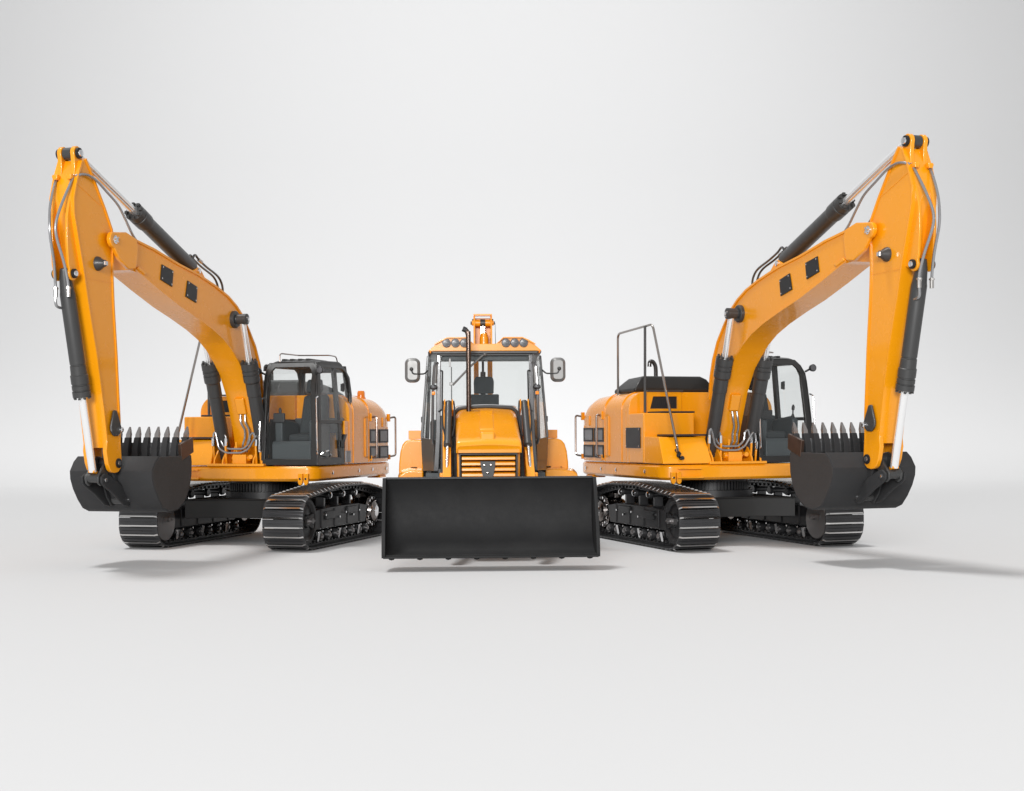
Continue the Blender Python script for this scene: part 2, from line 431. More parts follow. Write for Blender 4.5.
    h = MB(); h.tube([(-.9, -.44, 2.62), (-.9, -.44, 2.84), (-.9, -.455, 2.93), (-.9, -.50, 2.99), (-.9, -.55, 2.98), (-.9, -.56, 2.90)], .036, 14); h.build('exhaust_pipe', 'black_gloss', root)
    h = MB(); h.lathe((-1.6, .98, 2.39), (0, 0, 1), [(0, .085), (.04, .085), (.045, .07), (.13, .068), (.16, .055), (.165, 0)], 20); h.build('beacon', 'amber', root)
    # vents, ribs, handles on both sides
    for s in (-1, 1):
        def V(x0, x1, z0, z1, t=.012, y=1.357):
            q = MB(); q.span(x0, x1, s * (y - .01), s * (y + t), z0, z1); return q
        for (x0, x1) in ((-1.93, -1.50), (-1.44, -1.03)):
            for (z0, z1) in ((1.345, 1.565), (1.62, 1.86)):
                fo = MB(); o_ = [(x0, z0), (x1, z0), (x1, z1), (x0, z1)]
                fo.frame(o_, shrink(o_, .028), s * 1.33, s * 1.375)
                q = fo.build('vent_frame', 'black', root)
                g = MB(); g.span(x0 + .02, x1 - .02, s * 1.34, s * 1.362, z0 + .02, z1 - .02)
                for k in range(8):
                    zz = z0 + .035 + k * (z1 - z0 - .06) / 8
                    g.span(x0 + .03, x1 - .03, s * 1.36, s * 1.369, zz, zz + .012)
                g.build('vent_grille', 'vent', q)
        for (xx, z0, z1, ww) in ((-.82, 1.38, 2.05, .035), (-1.68, 1.9, 2.07, .02)):
            q = V(xx - ww, xx + ww, z0, z1, .018); q.build('side_rib', 'yellow', root, bevel=.012)
        for xx in (-.28, -1.0, -2.0 + .02):
            rr = []
            q = MB()
            w = 1.357
            path = [(w, 1.29), (w, 2.12)] + [(1.055 + .304 * math.cos(a * PI / 16), 2.14 + .304 * math.sin(a * PI / 16)) for a in range(1, 8)] + [(.9, 2.447)]
            if xx < -1.5: path = [(1.33, 1.29), (1.335, 1.9)]
            q.loft([[(xx - .018, s * (a - .02), b), (xx + .018, s * (a - .02), b), (xx + .018, s * (a + .006), b + (.006 if b > 2.2 else 0)), (xx - .018, s * (a + .006), b + (.006 if b > 2.2 else 0))] for a, b in path])
            q.build('panel_seam', 'yellow', root)
        for xx, yy in ((-1.08, 1.36), (-2.14, 1.30)):
            q = MB(); x2 = xx if xx > -1.5 else xx - .10; y2 = 1.47 if xx > -1.5 else 1.40
            q.bent([(xx, s * yy, 2.06), (x2, s * y2, 2.09), (x2, s * y2, 1.38), (xx, s * yy, 1.36)], .018, .05, 10)
            hh = q.build('grab_handle', 'bronze', root)
            q = MB(); q.span(xx - .03, xx + .03, s * (yy - .03), s * (yy + .03), 2.0, 2.14).span(xx - .03, xx + .03, s * (yy - .03), s * (yy + .03), 1.31, 1.40); q.build('handle_bracket', 'yellow', hh, bevel=.008)
    q = MB(); q.span(-.08, .49, -1.366, -1.352, 1.525, 1.855); sp = q.build('cover_plate', 'frame', root, bevel=.004)
    q = MB()
    for xx in (-.05, .46):
        for zz in (1.555, 1.825): q.lathe((xx, -1.366, zz), (0, -1, 0), [(0, .014), (.008, .014), (.012, 0)], 8)
    q.build('bolt', 'chrome', sp)
    q = MB(); q.span(-.14, .08, 1.30, 1.34, 1.285, 2.0); q.build('cab_rear_panel', 'yellow', root, bevel=.01)
    q = MB(); o_ = [(-.13, 1.31), (.07, 1.31), (.07, 1.50), (-.13, 1.50)]; q.frame(o_, shrink(o_, .02), 1.335, 1.362); q.span(-.12, .06, 1.335, 1.352, 1.32, 1.49); q.build('small_vent', 'vent', root)
    # rail on the right side
    q = MB(); yy = -1.12
    q.bent([(-.96, yy, 2.40), (-.95, yy, 3.46), (.42, yy + .02, 3.52), (1.34, yy, 1.56), (1.30, yy + .03, 1.48)], .02, .10, 12)
    rl = q.build('guard_rail', 'rail', root)
    q = MB(); q.cyl((.15, yy, 2.10), (.17, yy, 3.505), .022, seg=12); q.build('rail_post', 'cyl', rl)

    # ---- cab
    cab = MB()
    side = [(1.25, 1.285), (1.245, 2.30), (1.20, 2.62), (1.10, 2.84), (.96, 2.93), (-.08, 2.95), (-.22, 2.90), (-.31, 2.74), (-.35, 2.45), (-.28, 2.04), (.10, 1.62), (.10, 1.285)]
    side_in = [(.84, 1.40), (1.15, 1.62), (1.145, 2.30), (1.10, 2.60), (1.02, 2.76), (.93, 2.83), (-.06, 2.85), (-.17, 2.82), (-.235, 2.70), (-.27, 2.45), (-.20, 2.08), (.20, 1.62), (.20, 1.40)]
    YL, YR = 1.35, .365
    def itp(z, T):
        if z <= T[0][0]: return T[0][1]
        for (z0, k0), (z1, k1) in zip(T[:-1], T[1:]):
            if z <= z1: return k0 + (k1 - k0) * (z - z0) / (z1 - z0)
        return T[-1][1]
    LT = [(1.3, 0), (1.98, .012), (2.37, .04), (2.716, .062), (2.85, .10), (2.95, .15)]
    RT = [(1.3, 0), (1.98, .05), (2.37, .085), (2.60, .118), (2.716, .145), (2.85, .225), (2.95, .33)]
    def lean(v): return (v.x, v.y - itp(v.z, LT) * max(0, min(1, (v.y - .9) / .35)), v.z)
    def rake(v): return (v.x - itp(v.z, RT), v.y, v.z)
    side_o = [(1.25, 1.285), (1.20, 1.98), (1.165, 2.37), (1.132, 2.60), (1.105, 2.716), (1.025, 2.85), (.92, 2.945), (-.08, 2.965), (-.22, 2.90), (-.31, 2.74), (-.35, 2.45), (-.28, 2.04), (.10, 1.62), (.10, 1.285)]
    side_i = [(1.08, 1.40), (1.05, 1.98), (1.01, 2.37), (.985, 2.58), (.96, 2.68), (.91, 2.79), (.84, 2.86), (-.06, 2.87), (-.17, 2.82), (-.235, 2.70), (-.27, 2.45), (-.20, 2.08), (.20, 1.65), (.20, 1.40)]
    cab.frame(side_o, side_i, YL - .05, YL); cab.frame(side_o, side_i, YR, YR + .06)
    # front frame
    fo = [(YR, 1.285), (YL, 1.285), (YL, 1.98), (YL, 2.3), (YL, 2.45), (YL, 2.6), (YL - .005, 2.75), (YL - .02, 2.85), (YL - .05, 2.94), (YR + .06, 2.94), (YR + .02, 2.85), (YR + .005, 2.75), (YR, 2.6), (YR, 2.45), (YR, 2.3), (YR, 1.98)]
    fi = [(YR + .07, 1.39), (YL - .12, 1.39), (YL - .12, 1.98), (YL - .12, 2.3), (YL - .12, 2.45), (YL - .115, 2.6), (YL - .095, 2.72), (YL - .11, 2.80), (YL - .15, 2.86), (YR + .15, 2.86), (YR + .11, 2.80), (YR + .08, 2.72), (YR + .07, 2.6), (YR + .07, 2.45), (YR + .07, 2.3), (YR + .07, 1.98)]
    f2 = MB(); f2.frame(fo, fi, 1.19, 1.25, 'x')
    f2.warp(rake)
    f2.warp(lean); f2.build('front_frame', 'cabpaint', root, bevel=.012)
    # rear frame
    r2 = MB(); r2.frame([(YR, 2.0), (YL, 2.0), (YL, 2.93), (YR, 2.93)], [(YR + .08, 2.1), (YL - .08, 2.1), (YL - .1, 2.82), (YR + .1, 2.82)], -.33, -.27, 'x')
    r2.warp(lean); r2.build('rear_frame', 'cabpaint', root, bevel=.01)
    cab.warp(lean); cabo = cab.build('cab_frame', 'cabpaint', root, bevel=.014)
    q = MB()
    def rr_(y, g): return [(.92 - g, y, 2.90), (.93 - g, y, 2.955 - g * .3), (.80 - g, y, 2.985 - g * .3), (.0, y, 3.0 - g * .3), (-.16 + g, y, 2.97 - g * .3), (-.22 + g, y, 2.90)]
    q.loft([rr_(YR + .03, .06), rr_(YR + .08, .02), rr_(YR + .2, 0), rr_(YL - .30, 0), rr_(YL - .19, .02), rr_(YL - .13, .06)])
    for k in range(4): q.span(.02, .78, YR + .16 + k * .14, YR + .23 + k * .14, 2.97, 3.012)
    q.build('cab_roof', 'cabpaint', root, bevel=.01)
    q = MB(); q.span(.12, 1.22, YR + .01, YL - .01, 1.285, 1.33); q.build('cab_floor', 'plastic', root)
    # windows
    q = MB(); q.prism(fi, 1.215, 1.222, 'x'); q.warp(rake); q.warp(lean); q.build('windscreen', 'glass', root)
    def sidewin(name, pts, y):
        q = MB(); q.prism(pts, y - .004, y + .004); q.warp(lean); return q.build(name, 'glass', root)
    sidewin('door_window', side_i, YL - .028); sidewin('right_window', side_i, YR + .03)
    q = MB(); q.prism([(YR + .08, 2.1), (YL - .08, 2.1), (YL - .1, 2.82), (YR + .1, 2.82)], -.303, -.297, 'x'); q.build('rear_window', 'glass', root)
    # door posts
    q = MB(); q.span(.18, .29, YL - .055, YL + .006, 1.38, 2.89); q.span(.20, 1.14, YL - .052, YL + .004, 1.955, 2.01)
    q.warp(lean); dr = q.build('door_frame', 'cabpaint', root, bevel=.01)
    for zz in (2.55, 1.62):
        q = MB(); q.box((.24, YL + .015, zz), (.07, .04, .12)).cyl((.24, YL + .03, zz - .07), (.24, YL + .03, zz + .07), .022, seg=10); q.build('hinge', 'black', dr, bevel=.006)
    q = MB(); q.bent([(.78, YL, 1.42), (.86, YL + .06, 1.44), (.98, YL + .07, 1.52), (1.12, YL + .06, 1.50), (1.14, YL, 1.46)], .012, .03, 8); q.build('door_handle', 'chrome', dr)
    q = MB(); q.prism([(.12, 1.33), (1.0, 1.33), (1.0, 1.9), (.9, 2.03), (-.18, 2.03), (.12, 1.66)], YR + .005, YR + .05); q.build('side_panel', 'cabpaint', root)
    q = MB(); q.bent([(1.17, YL - .03, 2.38), (1.25, YL - .02, 2.36), (1.29, YL + .01, 1.52), (1.24, YL - .01, 1.47)], .013, .04, 10); q.build('grab_handle', 'chrome', root)
    q = MB(); q.bent([(1.16, YR + .02, 2.37), (1.25, YR - .005, 2.34), (1.29, YR - .005, 1.53), (1.22, YR + .02, 1.50)], .012, .04, 10); q.build('grab_handle', 'chrome', root)
    for y_, z_, x_ in ((YL + .02, 2.80, 1.15), (YR - .07, 2.80, 1.15)):
        q = MB(); q.lathe((x_, y_, z_), (1, 0, 0), [(-.03, 0), (-.03, .035), (0, .055), (.045, .06), (.05, .055)], 18)
        q.cyl((x_, y_, z_), (x_ - .04, (YL - .08) if y_ > .9 else YR + .04, z_ - .06), .016, seg=8)
        lo = q.build('work_lamp', 'frame', root)
        q = MB(); q.lathe((x_ + .046, y_, z_), (1, 0, 0), [(0, .05), (.008, .045), (.012, .0)], 18); q.build('lamp_lens', 'lens', lo)
    q = MB(); q.bent([(.86, .53, 2.95), (.86, .53, 3.10), (.84, .85, 3.06), (.2, 1.12, 3.09), (-.05, 1.14, 3.08), (-.12, 1.15, 2.93)], .011, .05, 8); q.build('roof_rail', 'bronze', root)
    # interior
    q = MB(); q.prism([(.85, 1.66), (.85, 1.78), (.42, 1.80), (.22, 2.42), (.08, 2.44), (.10, 1.9), (.25, 1.62)], .66, 1.08)
    so = q.build('seat', 'seat', root, bevel=.045, seg=4)
    q = MB(); q.prism([(.22, 2.46), (.30, 2.48), (.26, 2.68), (.16, 2.70), (.12, 2.5)], .74, .99); q.build('headrest', 'seat', so, bevel=.03, seg=3)
    q = MB(); q.span(.2, .85, .70, 1.04, 1.33, 1.66); q.build('seat_base', 'plastic', so, bevel=.02)
    for y0_, y1_ in ((.50, .64), (1.09, 1.2)):
        q = MB(); q.prism([(.35, 1.34), (.95, 1.34), (1.0, 1.5), (1.02, 1.98), (.9, 2.03), (.35, 1.97)], y0_, y1_)
        c_ = q.build('side_console', 'plastic', root, bevel=.03, seg=3)
        ym = (y0_ + y1_) / 2
        q = MB(); q.lathe((.93, ym, 2.0), (.1, 0, 1), [(0, .04), (.03, .028), (.07, .012), (.12, .012), (.13, .024), (.18, .026), (.21, .012), (.22, 0)], 12); q.build('joystick', 'black', c_)
    q = MB(); q.prism([(1.1, 1.34), (1.17, 1.34), (1.17, 1.62), (1.13, 1.68), (1.08, 1.6)], .52, 1.2); q.build('dashboard', 'plastic', root, bevel=.02)
    q = MB(); q.box((1.05, .60, 2.05), (.05, .2, .15)); q.build('monitor', 'black', root, bevel=.015)
    q = MB(); q.span(-.2, .18, .48, 1.26, 1.8, 2.05); q.build('rear_shelf', 'plastic', root, bevel=.02)
    q = MB(); q.span(.70, .85, .50, 1.20, 2.86, 2.90); q.build('sun_blind', 'plastic', root)

    # ---- boom
    top = [(.72, 2.3), (.77, 2.66), (.86, 2.93), (1.02, 3.21), (1.25, 3.46), (1.50, 3.69), (1.69, 3.81), (1.96, 3.93), (2.36, 4.045), (2.92, 4.165), (3.53, 4.25), (4.2, 4.375), (4.72, 4.44)]
    bot = [(4.95, 4.12), (4.85, 4.02), (4.58, 4.005), (4.1, 3.845), (3.5, 3.66), (3.0, 3.535), (2.5, 3.395), (2.14, 3.265), (1.87, 3.12), (1.63, 2.94), (1.42, 2.745), (1.20, 2.42), (.97, 1.87), (.88, 1.58), (.80, 1.44), (.68, 1.38), (.56, 1.44), (.52, 1.58)]
    b = MB(); b.prism(top + [(5.0, 4.42), (5.05, 4.25)] + bot, YC - .20, YC + .20)
    boom = b.build('boom', 'yellow', root, bevel=.006)
    b = MB(); b.strip(top, YC - .222, YC + .222, .03); b.build('boom_flange', 'yellow', boom)
    b = MB(); b.strip([(4.72, 4.04)] + bot[2:14], YC - .218, YC + .218, .026); b.build('boom_flange', 'yellow', boom)
    ear = [(5.30, 4.30), (5.45, 4.24), (5.25, 4.10), (4.97, 4.02), (4.80, 4.045), (4.74, 4.2), (4.72, 4.36), (4.76, 4.45), (5.02, 4.505), (5.20, 4.50)]
    ear = [(5.32 + .11 * math.cos(a * PI / 6), 4.365 + .11 * math.sin(a * PI / 6)) for a in range(-3, 3)] + [(5.26, 4.472), (5.02, 4.505), (4.76, 4.45), (4.72, 4.36), (4.745, 4.15), (4.78, 4.04), (4.96, 4.015), (5.20, 4.12)]
    for s in (-1, 1):
        b = MB(); b.prism(ear, YC + s * .20, YC + s * .262); b.build('boom_ear', 'yellow', boom, bevel=.018, seg=3)
        b = MB(); b.lathe((5.31, YC + s * .26, 4.365), (0, s, 0), [(0, .055), (.015, .055), (.018, .04), (.03, .035), (.03, 0)], 16)
        for k in range(3): b.cyl((5.31 + .032 * math.cos(k * 2.1), YC + s * .28, 4.365 + .032 * math.sin(k * 2.1)), (5.31 + .032 * math.cos(k * 2.1), YC + s * .305, 4.365 + .032 * math.sin(k * 2.1)), .012, seg=8)
        b.build('pin', 'chrome', boom)
        b = MB(); b.prism([(4.70, 4.05), (4.50, 3.99), (4.44, 4.03), (4.66, 4.09)], YC + s * .2, YC + s * .235); b.build('weld_block', 'yellow', boom, bevel=.01)
        for pts in ([(4.0, 4.195), (3.68, 4.14), (3.715, 3.905), (4.04, 3.975)], [(3.255, 4.045), (2.965, 3.98), (3.0, 3.74), (3.32, 3.805)]):
            b = MB(); b.prism(pts, YC + s * .2, YC + s * .216); pl = b.build('cover_plate', 'frame', boom, bevel=.004)
            b = MB()
            for p in shrink(pts, .03): b.lathe((p[0], YC + s * .216, p[1]), (0, s, 0), [(0, .012), (.006, .012), (.01, 0)], 8)
            b.build('bolt', 'chrome', pl)
        # main lift pin
        b = MB(); b.lathe((1.77, YC + s * .20, 3.59), (0, s, 0), [(0, .135), (.045, .135), (.06, .12), (.06, .07), (.09, .066), (.17, .066), (.175, .085), (.235, .085), (.245, .06), (.25, 0)], 28)
        pn = b.build('lift_pin', 'cyl', boom)
        b = MB(); b.lathe((1.77, YC + s * .45, 3.59), (0, s, 0), [(0, .028), (.012, .028), (.016, .0)], 10)
        for k in range(3): b.cyl((1.77 + .045 * math.cos(k * 2.1 + .5), YC + s * .44, 3.59 + .045 * math.sin(k * 2.1 + .5)), (1.77 + .045 * math.cos(k * 2.1 + .5), YC + s * .455, 3.59 + .045 * math.sin(k * 2.1 + .5)), .012, seg=8)
        b.build('bolt', 'chrome', pn)
        b = MB(); b.prism([(3.02, 4.16), (2.82, 4.27), (2.77, 4.30), (2.69, 4.30), (2.63, 4.25), (2.5, 4.14), (2.38, 4.04), (2.38, 4.0), (3.02, 4.1)], YC + s * .075, YC + s * .115); br = b.build('cylinder_bracket', 'yellow', boom, bevel=.01)
        b = MB(); b.lathe((2.74, YC + s * .115, 4.25), (0, s, 0), [(0, .04), (.02, .04), (.03, .02), (.03, 0)], 14); b.build('pin', 'chrome', br)
        # foot brackets
        b = MB(); b.prism([(.38, 1.27), (1.0, 1.27), (.92, 1.5), (.82, 1.66), (.70, 1.71), (.58, 1.66), (.48, 1.5)], YC + s * .215, YC + s * .25); fb = b.build('boom_bracket', 'yellow', root, bevel=.01)
        b = MB(); b.lathe((.70, YC + s * .25, 1.55), (0, s, 0), [(0, .07), (.02, .07), (.03, .04), (.04, 0)], 14); b.build('pin', 'cyl', fb)
        for q_ in (-1, 1):
            b = MB(); yy = YC + s * .345 + q_ * .075
            b.prism([(.82, 1.27), (1.27, 1.27), (1.24, 1.38), (1.08, 1.56), (1.0, 1.60), (.93, 1.55)], yy - .014, yy + .014); b.build('cylinder_bracket', 'yellow', root, bevel=.006)
    b = MB(); b.sphere((4.3, YC + .08, 4.40), .09, (1.3, .8, .55)); b.build('grease_cap', 'yellow', boom)
    # box and hoses on the boom front
    b = MB(); b.box((1.14, -.025, 2.25), (.10, .17, .275), rot('Y', 22)); b.build('junction_box', 'yellow', boom, bevel=.02, seg=3)
    for y0_ in (-.05, .03):
        b = MB(); b.tube([(1.12, y0_, 2.10), (1.13, y0_ + .01, 1.98), (1.08, y0_ + .05, 1.86), (1.05, y0_ + .04, 1.74), (1.08, y0_ + .02, 1.62), (1.02, y0_ - .02, 1.5)], .017, 8); b.build('hose', 'hose', boom)
    # U shaped hydraulic pipes
    b = MB(); b.bent([(1.2, -.50, 1.66), (1.2, -.49, 1.80), (1.2, -.46, 1.83), (1.2, -.43, 1.70), (1.2, -.40, 1.56), (1.2, -.27, 1.487), (1.2, .0, 1.487), (1.2, .13, 1.55), (1.2, .22, 1.70), (1.2, .29, 1.79), (1.2, .325, 1.70), (1.2, .33, 1.50)], .017, .05, 10); b.build('hydraulic_pipe', 'hose', root)
    b = MB(); b.bent([(1.17, -.285, 1.56), (1.17, -.29, 1.76), (1.17, -.34, 1.80), (1.17, -.385, 1.70), (1.17, -.33, 1.59), (1.17, -.24, 1.55), (1.17, .03, 1.55), (1.17, .13, 1.64), (1.17, .14, 1.77), (1.17, .20, 1.82), (1.17, .235, 1.70), (1.17, .25, 1.55)], .017, .05, 10); b.build('hydraulic_pipe', 'hose', root)
    b = MB()
    for (y_, z0_, z1_) in ((-.50, 1.60, 1.73), (-.285, 1.6, 1.72), (.33, 1.50, 1.62), (.25, 1.60, 1.70)):
        b.cyl((1.2 if y_ in (-.5, .33) else 1.17, y_, z0_), (1.2 if y_ in (-.5, .33) else 1.17, y_, z1_), .026, seg=8)
    b.build('pipe_fitting', 'chrome', root)
    b = MB()
    for (y_, z0_) in ((-.50, 1.31), (-.285, 1.31), (.33, 1.31), (.25, 1.31)):
        b.cyl((1.16, y_, z0_), (1.19, y_, 1.6 if y_ < .3 else 1.5), .02, seg=8)
    b.span(1.0, 1.2, -.16, .08, 1.31, 1.46); b.cyl((1.1, -.2, 1.40), (1.1, .12, 1.40), .05, seg=12); b.cyl((1.12, .16, 1.42), (1.2, .16, 1.42), .04, seg=12)
    b.cyl((1.12, -.12, 1.5), (1.14, -.12, 1.66), .022, seg=8)
    b.build('valve_block', 'yellow', root, bevel=.008)
    # ---- lift cylinders
    for s in (-1, 1):
        yy = YC + s * .345; p0 = Vector((.99, yy, 1.44)); p1 = Vector((1.77, yy, 3.59)); dd = (p1 - p0).normalized(); L_ = (p1 - p0).length
        b = MB(); b.lathe(p0, dd, [(-.05, .0), (-.045, .05), (.02, .09), (.08, .105), (1.02, .105), (1.03, .112), (1.24, .112), (1.27, .132), (1.38, .134), (1.385, .122), (1.40, .122), (1.405, .134), (1.45, .134), (1.455, .124), (1.47, .124), (1.475, .136), (1.58, .136), (1.585, .05)], 28)
        for k in range(8):
            a = 2 * PI * k / 8; u = dd.orthogonal().normalized(); v = dd.cross(u); c_ = p0 + dd * 1.585 + (u * math.cos(a) + v * math.sin(a)) * .108
            b.cyl(c_, c_ + dd * .03, .02, seg=6)
        b.cyl((.99, yy - .06, 1.44), (.99, yy + .06, 1.44), .075)
        c_ = b.build('lift_cylinder', 'cyl', root)
        b = MB(); b.cyl(p0 + dd * 1.57, p1 - dd * .02, .052, seg=20); b.build('piston_rod', 'rod', c_)
        b = MB(); b.cyl((1.77, yy - .055, 3.59), (1.77, yy + .055, 3.59), .082); b.build('rod_eye', 'cyl', c_)
    # ---- arm cylinder
    p0 = Vector((2.70, YC, 4.275)); p1 = Vector((5.93, YC, 5.455)); dd = (p1 - p0).normalized()
    b = MB(); b.lathe(p0, dd, [(-.07, 0), (-.06, .06), (.02, .085), (.10, .115), (1.43, .115), (1.44, .118), (1.49, .130), (1.67, .132), (1.675, .122), (1.695, .122), (1.70, .132), (1.79, .132), (1.81, .06)], 30)
    u = Vector((0, 1, 0)); v = dd.cross(u)
    for k in range(8):
        a = 2 * PI * k / 8 + .2; c_ = p0 + dd * 1.805 + (u * math.cos(a) + v * math.sin(a)) * .108
        b.box(c_, (.05, .04, .04), Matrix((dd, u, v)).transposed())
    b.cyl((2.74, YC - .07, 4.25), (2.74, YC + .07, 4.25), .075)
    c_ = b.build('arm_cylinder', 'cyl', root)
    b = MB(); b.cyl(p0 + dd * 1.79, p1 - dd * .05, .058, seg=24); b.build('piston_rod', 'rod', c_)
    b = MB(); b.cyl((5.95, YC - .055, 5.385), (5.95, YC + .055, 5.385), .08); b.build('rod_eye', 'cyl', c_)
    for k in (-.03, .05):
        b = MB(); b.tube([(2.80, YC + k, 4.30), (2.79, YC + k, 4.44), (2.72, YC + k, 4.49), (2.60, YC + k, 4.43), (2.36, YC + k, 4.35), (2.0, YC + k, 4.25), (1.85, YC + k, 4.12), (1.83, YC + k, 3.95)], .018, 8); b.build('hose', 'black_gloss', c_)
    b = MB(); b.cyl((2.62, YC + .05, 4.435), (2.52, YC + .05, 4.405), .028, seg=8); b.build('hose_fitting', 'steel', c_)
    # ---- stick (arm)
    sf = [(5.93, 5.29), (6.045, 5.03), (6.115, 4.79), (6.11, 4.59), (6.02, 4.27), (5.915, 3.92), (5.80, 3.465), (5.62, 2.84), (5.46, 2.13), (5.365, 1.625)]
    sb = [(5.08, 1.625), (5.075, 1.98), (5.14, 2.86), (5.205, 3.515), (5.23, 3.94), (5.215, 4.21), (5.235, 4.51), (5.405, 4.765), (5.74, 5.205), (5.85, 5.33)]
    W = .165
    b = MB(); b.prism(sf + sb, YC - W, YC + W); stick = b.build('stick', 'yellow', root, bevel=.012)
    b = MB(); b.strip(sf[0:], YC - W - .014, YC + W + .014, .026); b.build('stick_flange', 'yellow', stick)
    b = MB(); b.strip(sb, YC - W - .014, YC + W + .014, .03); b.build('stick_flange', 'yellow', stick)
    for s in (-1, 1):
        b = MB()
        b.prism([(5.385, 1.80), (5.415, 1.58), (5.375, 1.42), (5.33, 1.335), (5.28, 1.30), (5.20, 1.285), (5.12, 1.295), (5.06, 1.34), (5.03, 1.42), (5.06, 1.80)], YC + s * .115, YC + s * .178)
        fk = b.build('stick_fork', 'yellow', stick, bevel=.014, seg=3)
        b = MB(); b.lathe((5.13, YC + s * .178, 1.415), (0, s, 0), [(0, .065), (.018, .065), (.022, .05)], 18); b.build('pin_collar', 'frame', fk)
        b = MB(); b.lathe((5.13, YC + s * .196, 1.415), (0, s, 0), [(0, .035), (.012, .033), (.015, 0)], 10); b.build('bolt', 'chrome', fk)
        lev = [(5.13 + .085 * math.cos(a * PI / 8 + PI), 1.86 + .085 * math.sin(a * PI / 8 + PI)) for a in range(0, 10)] + [(5.27, 2.10), (5.24, 2.125), (5.20, 2.11)]
        lev = [(5.09, 1.90), (5.10, 1.82), (5.17, 1.775), (5.27, 1.775), (5.33, 1.83), (5.345, 1.90), (5.27, 2.12), (5.205, 2.12)]
        b = MB(); b.prism(lev, YC + s * .178, YC + s * .215); lv = b.build('link_arm_plate', 'cyl', stick, bevel=.02, seg=3)
        b = MB(); b.lathe((5.12, YC + s * .20, 1.86), (0, s, 0), [(0, .038), (.04, .036), (.05, .02), (.05, 0)], 12); b.build('bolt', 'chrome', lv)
        b = MB(); b.lathe((5.58, YC + s * .165, 4.02), (0, s, 0), [(0, .095), (.03, .09), (.09, .05), (.115, .045), (.12, 0)], 20); bs = b.build('pivot_boss', 'cyl', stick)
        b = MB(); b.box((5.58, YC + s * .292, 4.02), (.06, .02, .05)); b.build('bolt', 'chrome', bs)
        # upper lugs for the arm cylinder
        ey = [(5.95 + .095 * math.cos(a * PI / 6), 5.385 + .095 * math.sin(a * PI / 6)) for a in range(-1, 8)] + [(5.82, 5.28), (5.84, 5.10), (6.04, 5.04), (6.02, 5.2)]
        b = MB(); b.prism(ey, YC + s * .065, YC + s * .125); lg = b.build('cylinder_lug', 'yellow', stick, bevel=.012)
        b = MB(); b.lathe((5.95, YC + s * .125, 5.385), (0, s, 0), [(0, .07), (.03, .07), (.035, .045)], 18); b.build('pin_collar', 'frame', lg)
        b = MB(); b.lathe((5.95, YC + s * .16, 5.385), (0, s, 0), [(0, .045), (.02, .043), (.025, .0)], 14); b.build('bolt', 'chrome', lg)
        # bucket cylinder lugs
        rb = [(6.12, 4.83), (6.19, 4.55), (6.20, 4.3), (6.17, 3.95)] + [(6.07 + .09 * math.cos(a * PI / 6), 3.84 + .09 * math.sin(a * PI / 6)) for a in range(1, -6, -1)] + [(5.88, 3.84), (5.92, 4.02), (6.04, 4.4), (6.09, 4.65)]
        b = MB(); b.prism(rb, YC + s * .085, YC + s * .125); lg = b.build('cylinder_lug', 'yellow', stick, bevel=.01)
        b = MB(); b.lathe((6.07, YC + s * .125, 3.84), (0, s, 0), [(0, .06), (.03, .06), (.035, .04)], 16); b.build('pin_collar', 'frame', lg)
        b = MB(); b.lathe((6.07, YC + s * .158, 3.84), (0, s, 0), [(0, .038), (.015, .035), (.02, 0)], 12); b.build('bolt', 'chrome', lg)
        b = MB(); b.span(6.02, 6.13, YC + s * .10 - .03, YC + s * .10 + .03, 5.03, 5.09); b.cyl((6.1, YC + s * .10 - .04, 5.07), (6.1, YC + s * .10 + .04, 5.07), .03, seg=10); b.build('hose_clamp', 'yellow', stick, bevel=.006)
    for s in (-1, 1):
        b = MB(); b.prism([(6.03, 4.99), (6.04, 4.975), (5.41, 4.755), (5.40, 4.77)], YC + s * .16, YC + s * .170); b.build('weld_seam', 'yellow', stick)
        b = MB(); b.prism([(5.88, 3.815), (5.88, 3.80), (5.25, 3.80), (5.25, 3.815)], YC + s * .16, YC + s * .170); b.build('weld_seam', 'yellow', stick)
    b = MB(); b.cyl((5.95, YC - .064, 5.385), (5.95, YC + .064, 5.385), .07); b.build('pin', 'cyl', stick)
    P_ = [(6.03, .07, 5.09), (6.11, .08, 4.98), (6.27, .05, 4.68), (6.345, .02, 4.44), (6.33, .02, 4.26), (6.21, .04, 3.97), (6.145, .053, 3.73), (6.135, .053, 3.6)]
    b = MB(); b.tube(P_, .018, 10); b.build('hydraulic_hose', 'hose', stick)
    Q_ = [(x, -.075 - y if i < 2 else -.07 - y, z) for i, (x, y, z) in enumerate(P_)]
    Q_ = [(6.03, -.15, 5.09), (6.11, -.15, 4.98), (6.27, -.11, 4.68), (6.345, -.07, 4.44), (6.33, -.07, 4.26), (6.21, -.10, 3.97), (6.145, -.128, 3.73), (6.135, -.128, 3.6), (6.14, -.128, 3.47), (6.10, -.125, 3.42), (6.0, -.11, 3.41)]
    b = MB(); b.tube(Q_, .018, 10); b.build('hydraulic_hose', 'hose', stick)
    for s in (-1, 1):
        b = MB(); b.tube([(x, YC + s * (y - YC), z) for x, y, z in ((6.04, .10, 5.08), (5.97, .15, 5.11), (5.83, .165, 5.12), (5.64, .165, 5.08), (5.4, .16, 4.98), (5.12, .15, 4.86), (4.9, .12, 4.72), (4.66, .10, 4.52), (4.5, .10, 4.42))], .017, 10); b.build('hydraulic_hose', 'hose', stick)
    for yy in (.053, -.128):
        b = MB(); b.cyl((6.137, yy, 3.54), (6.137, yy, 3.67), .026, seg=10); b.cyl((6.137, yy, 3.64), (6.137, yy, 3.66), .035, seg=8); b.build('hose_fitting', 'steel', stick)
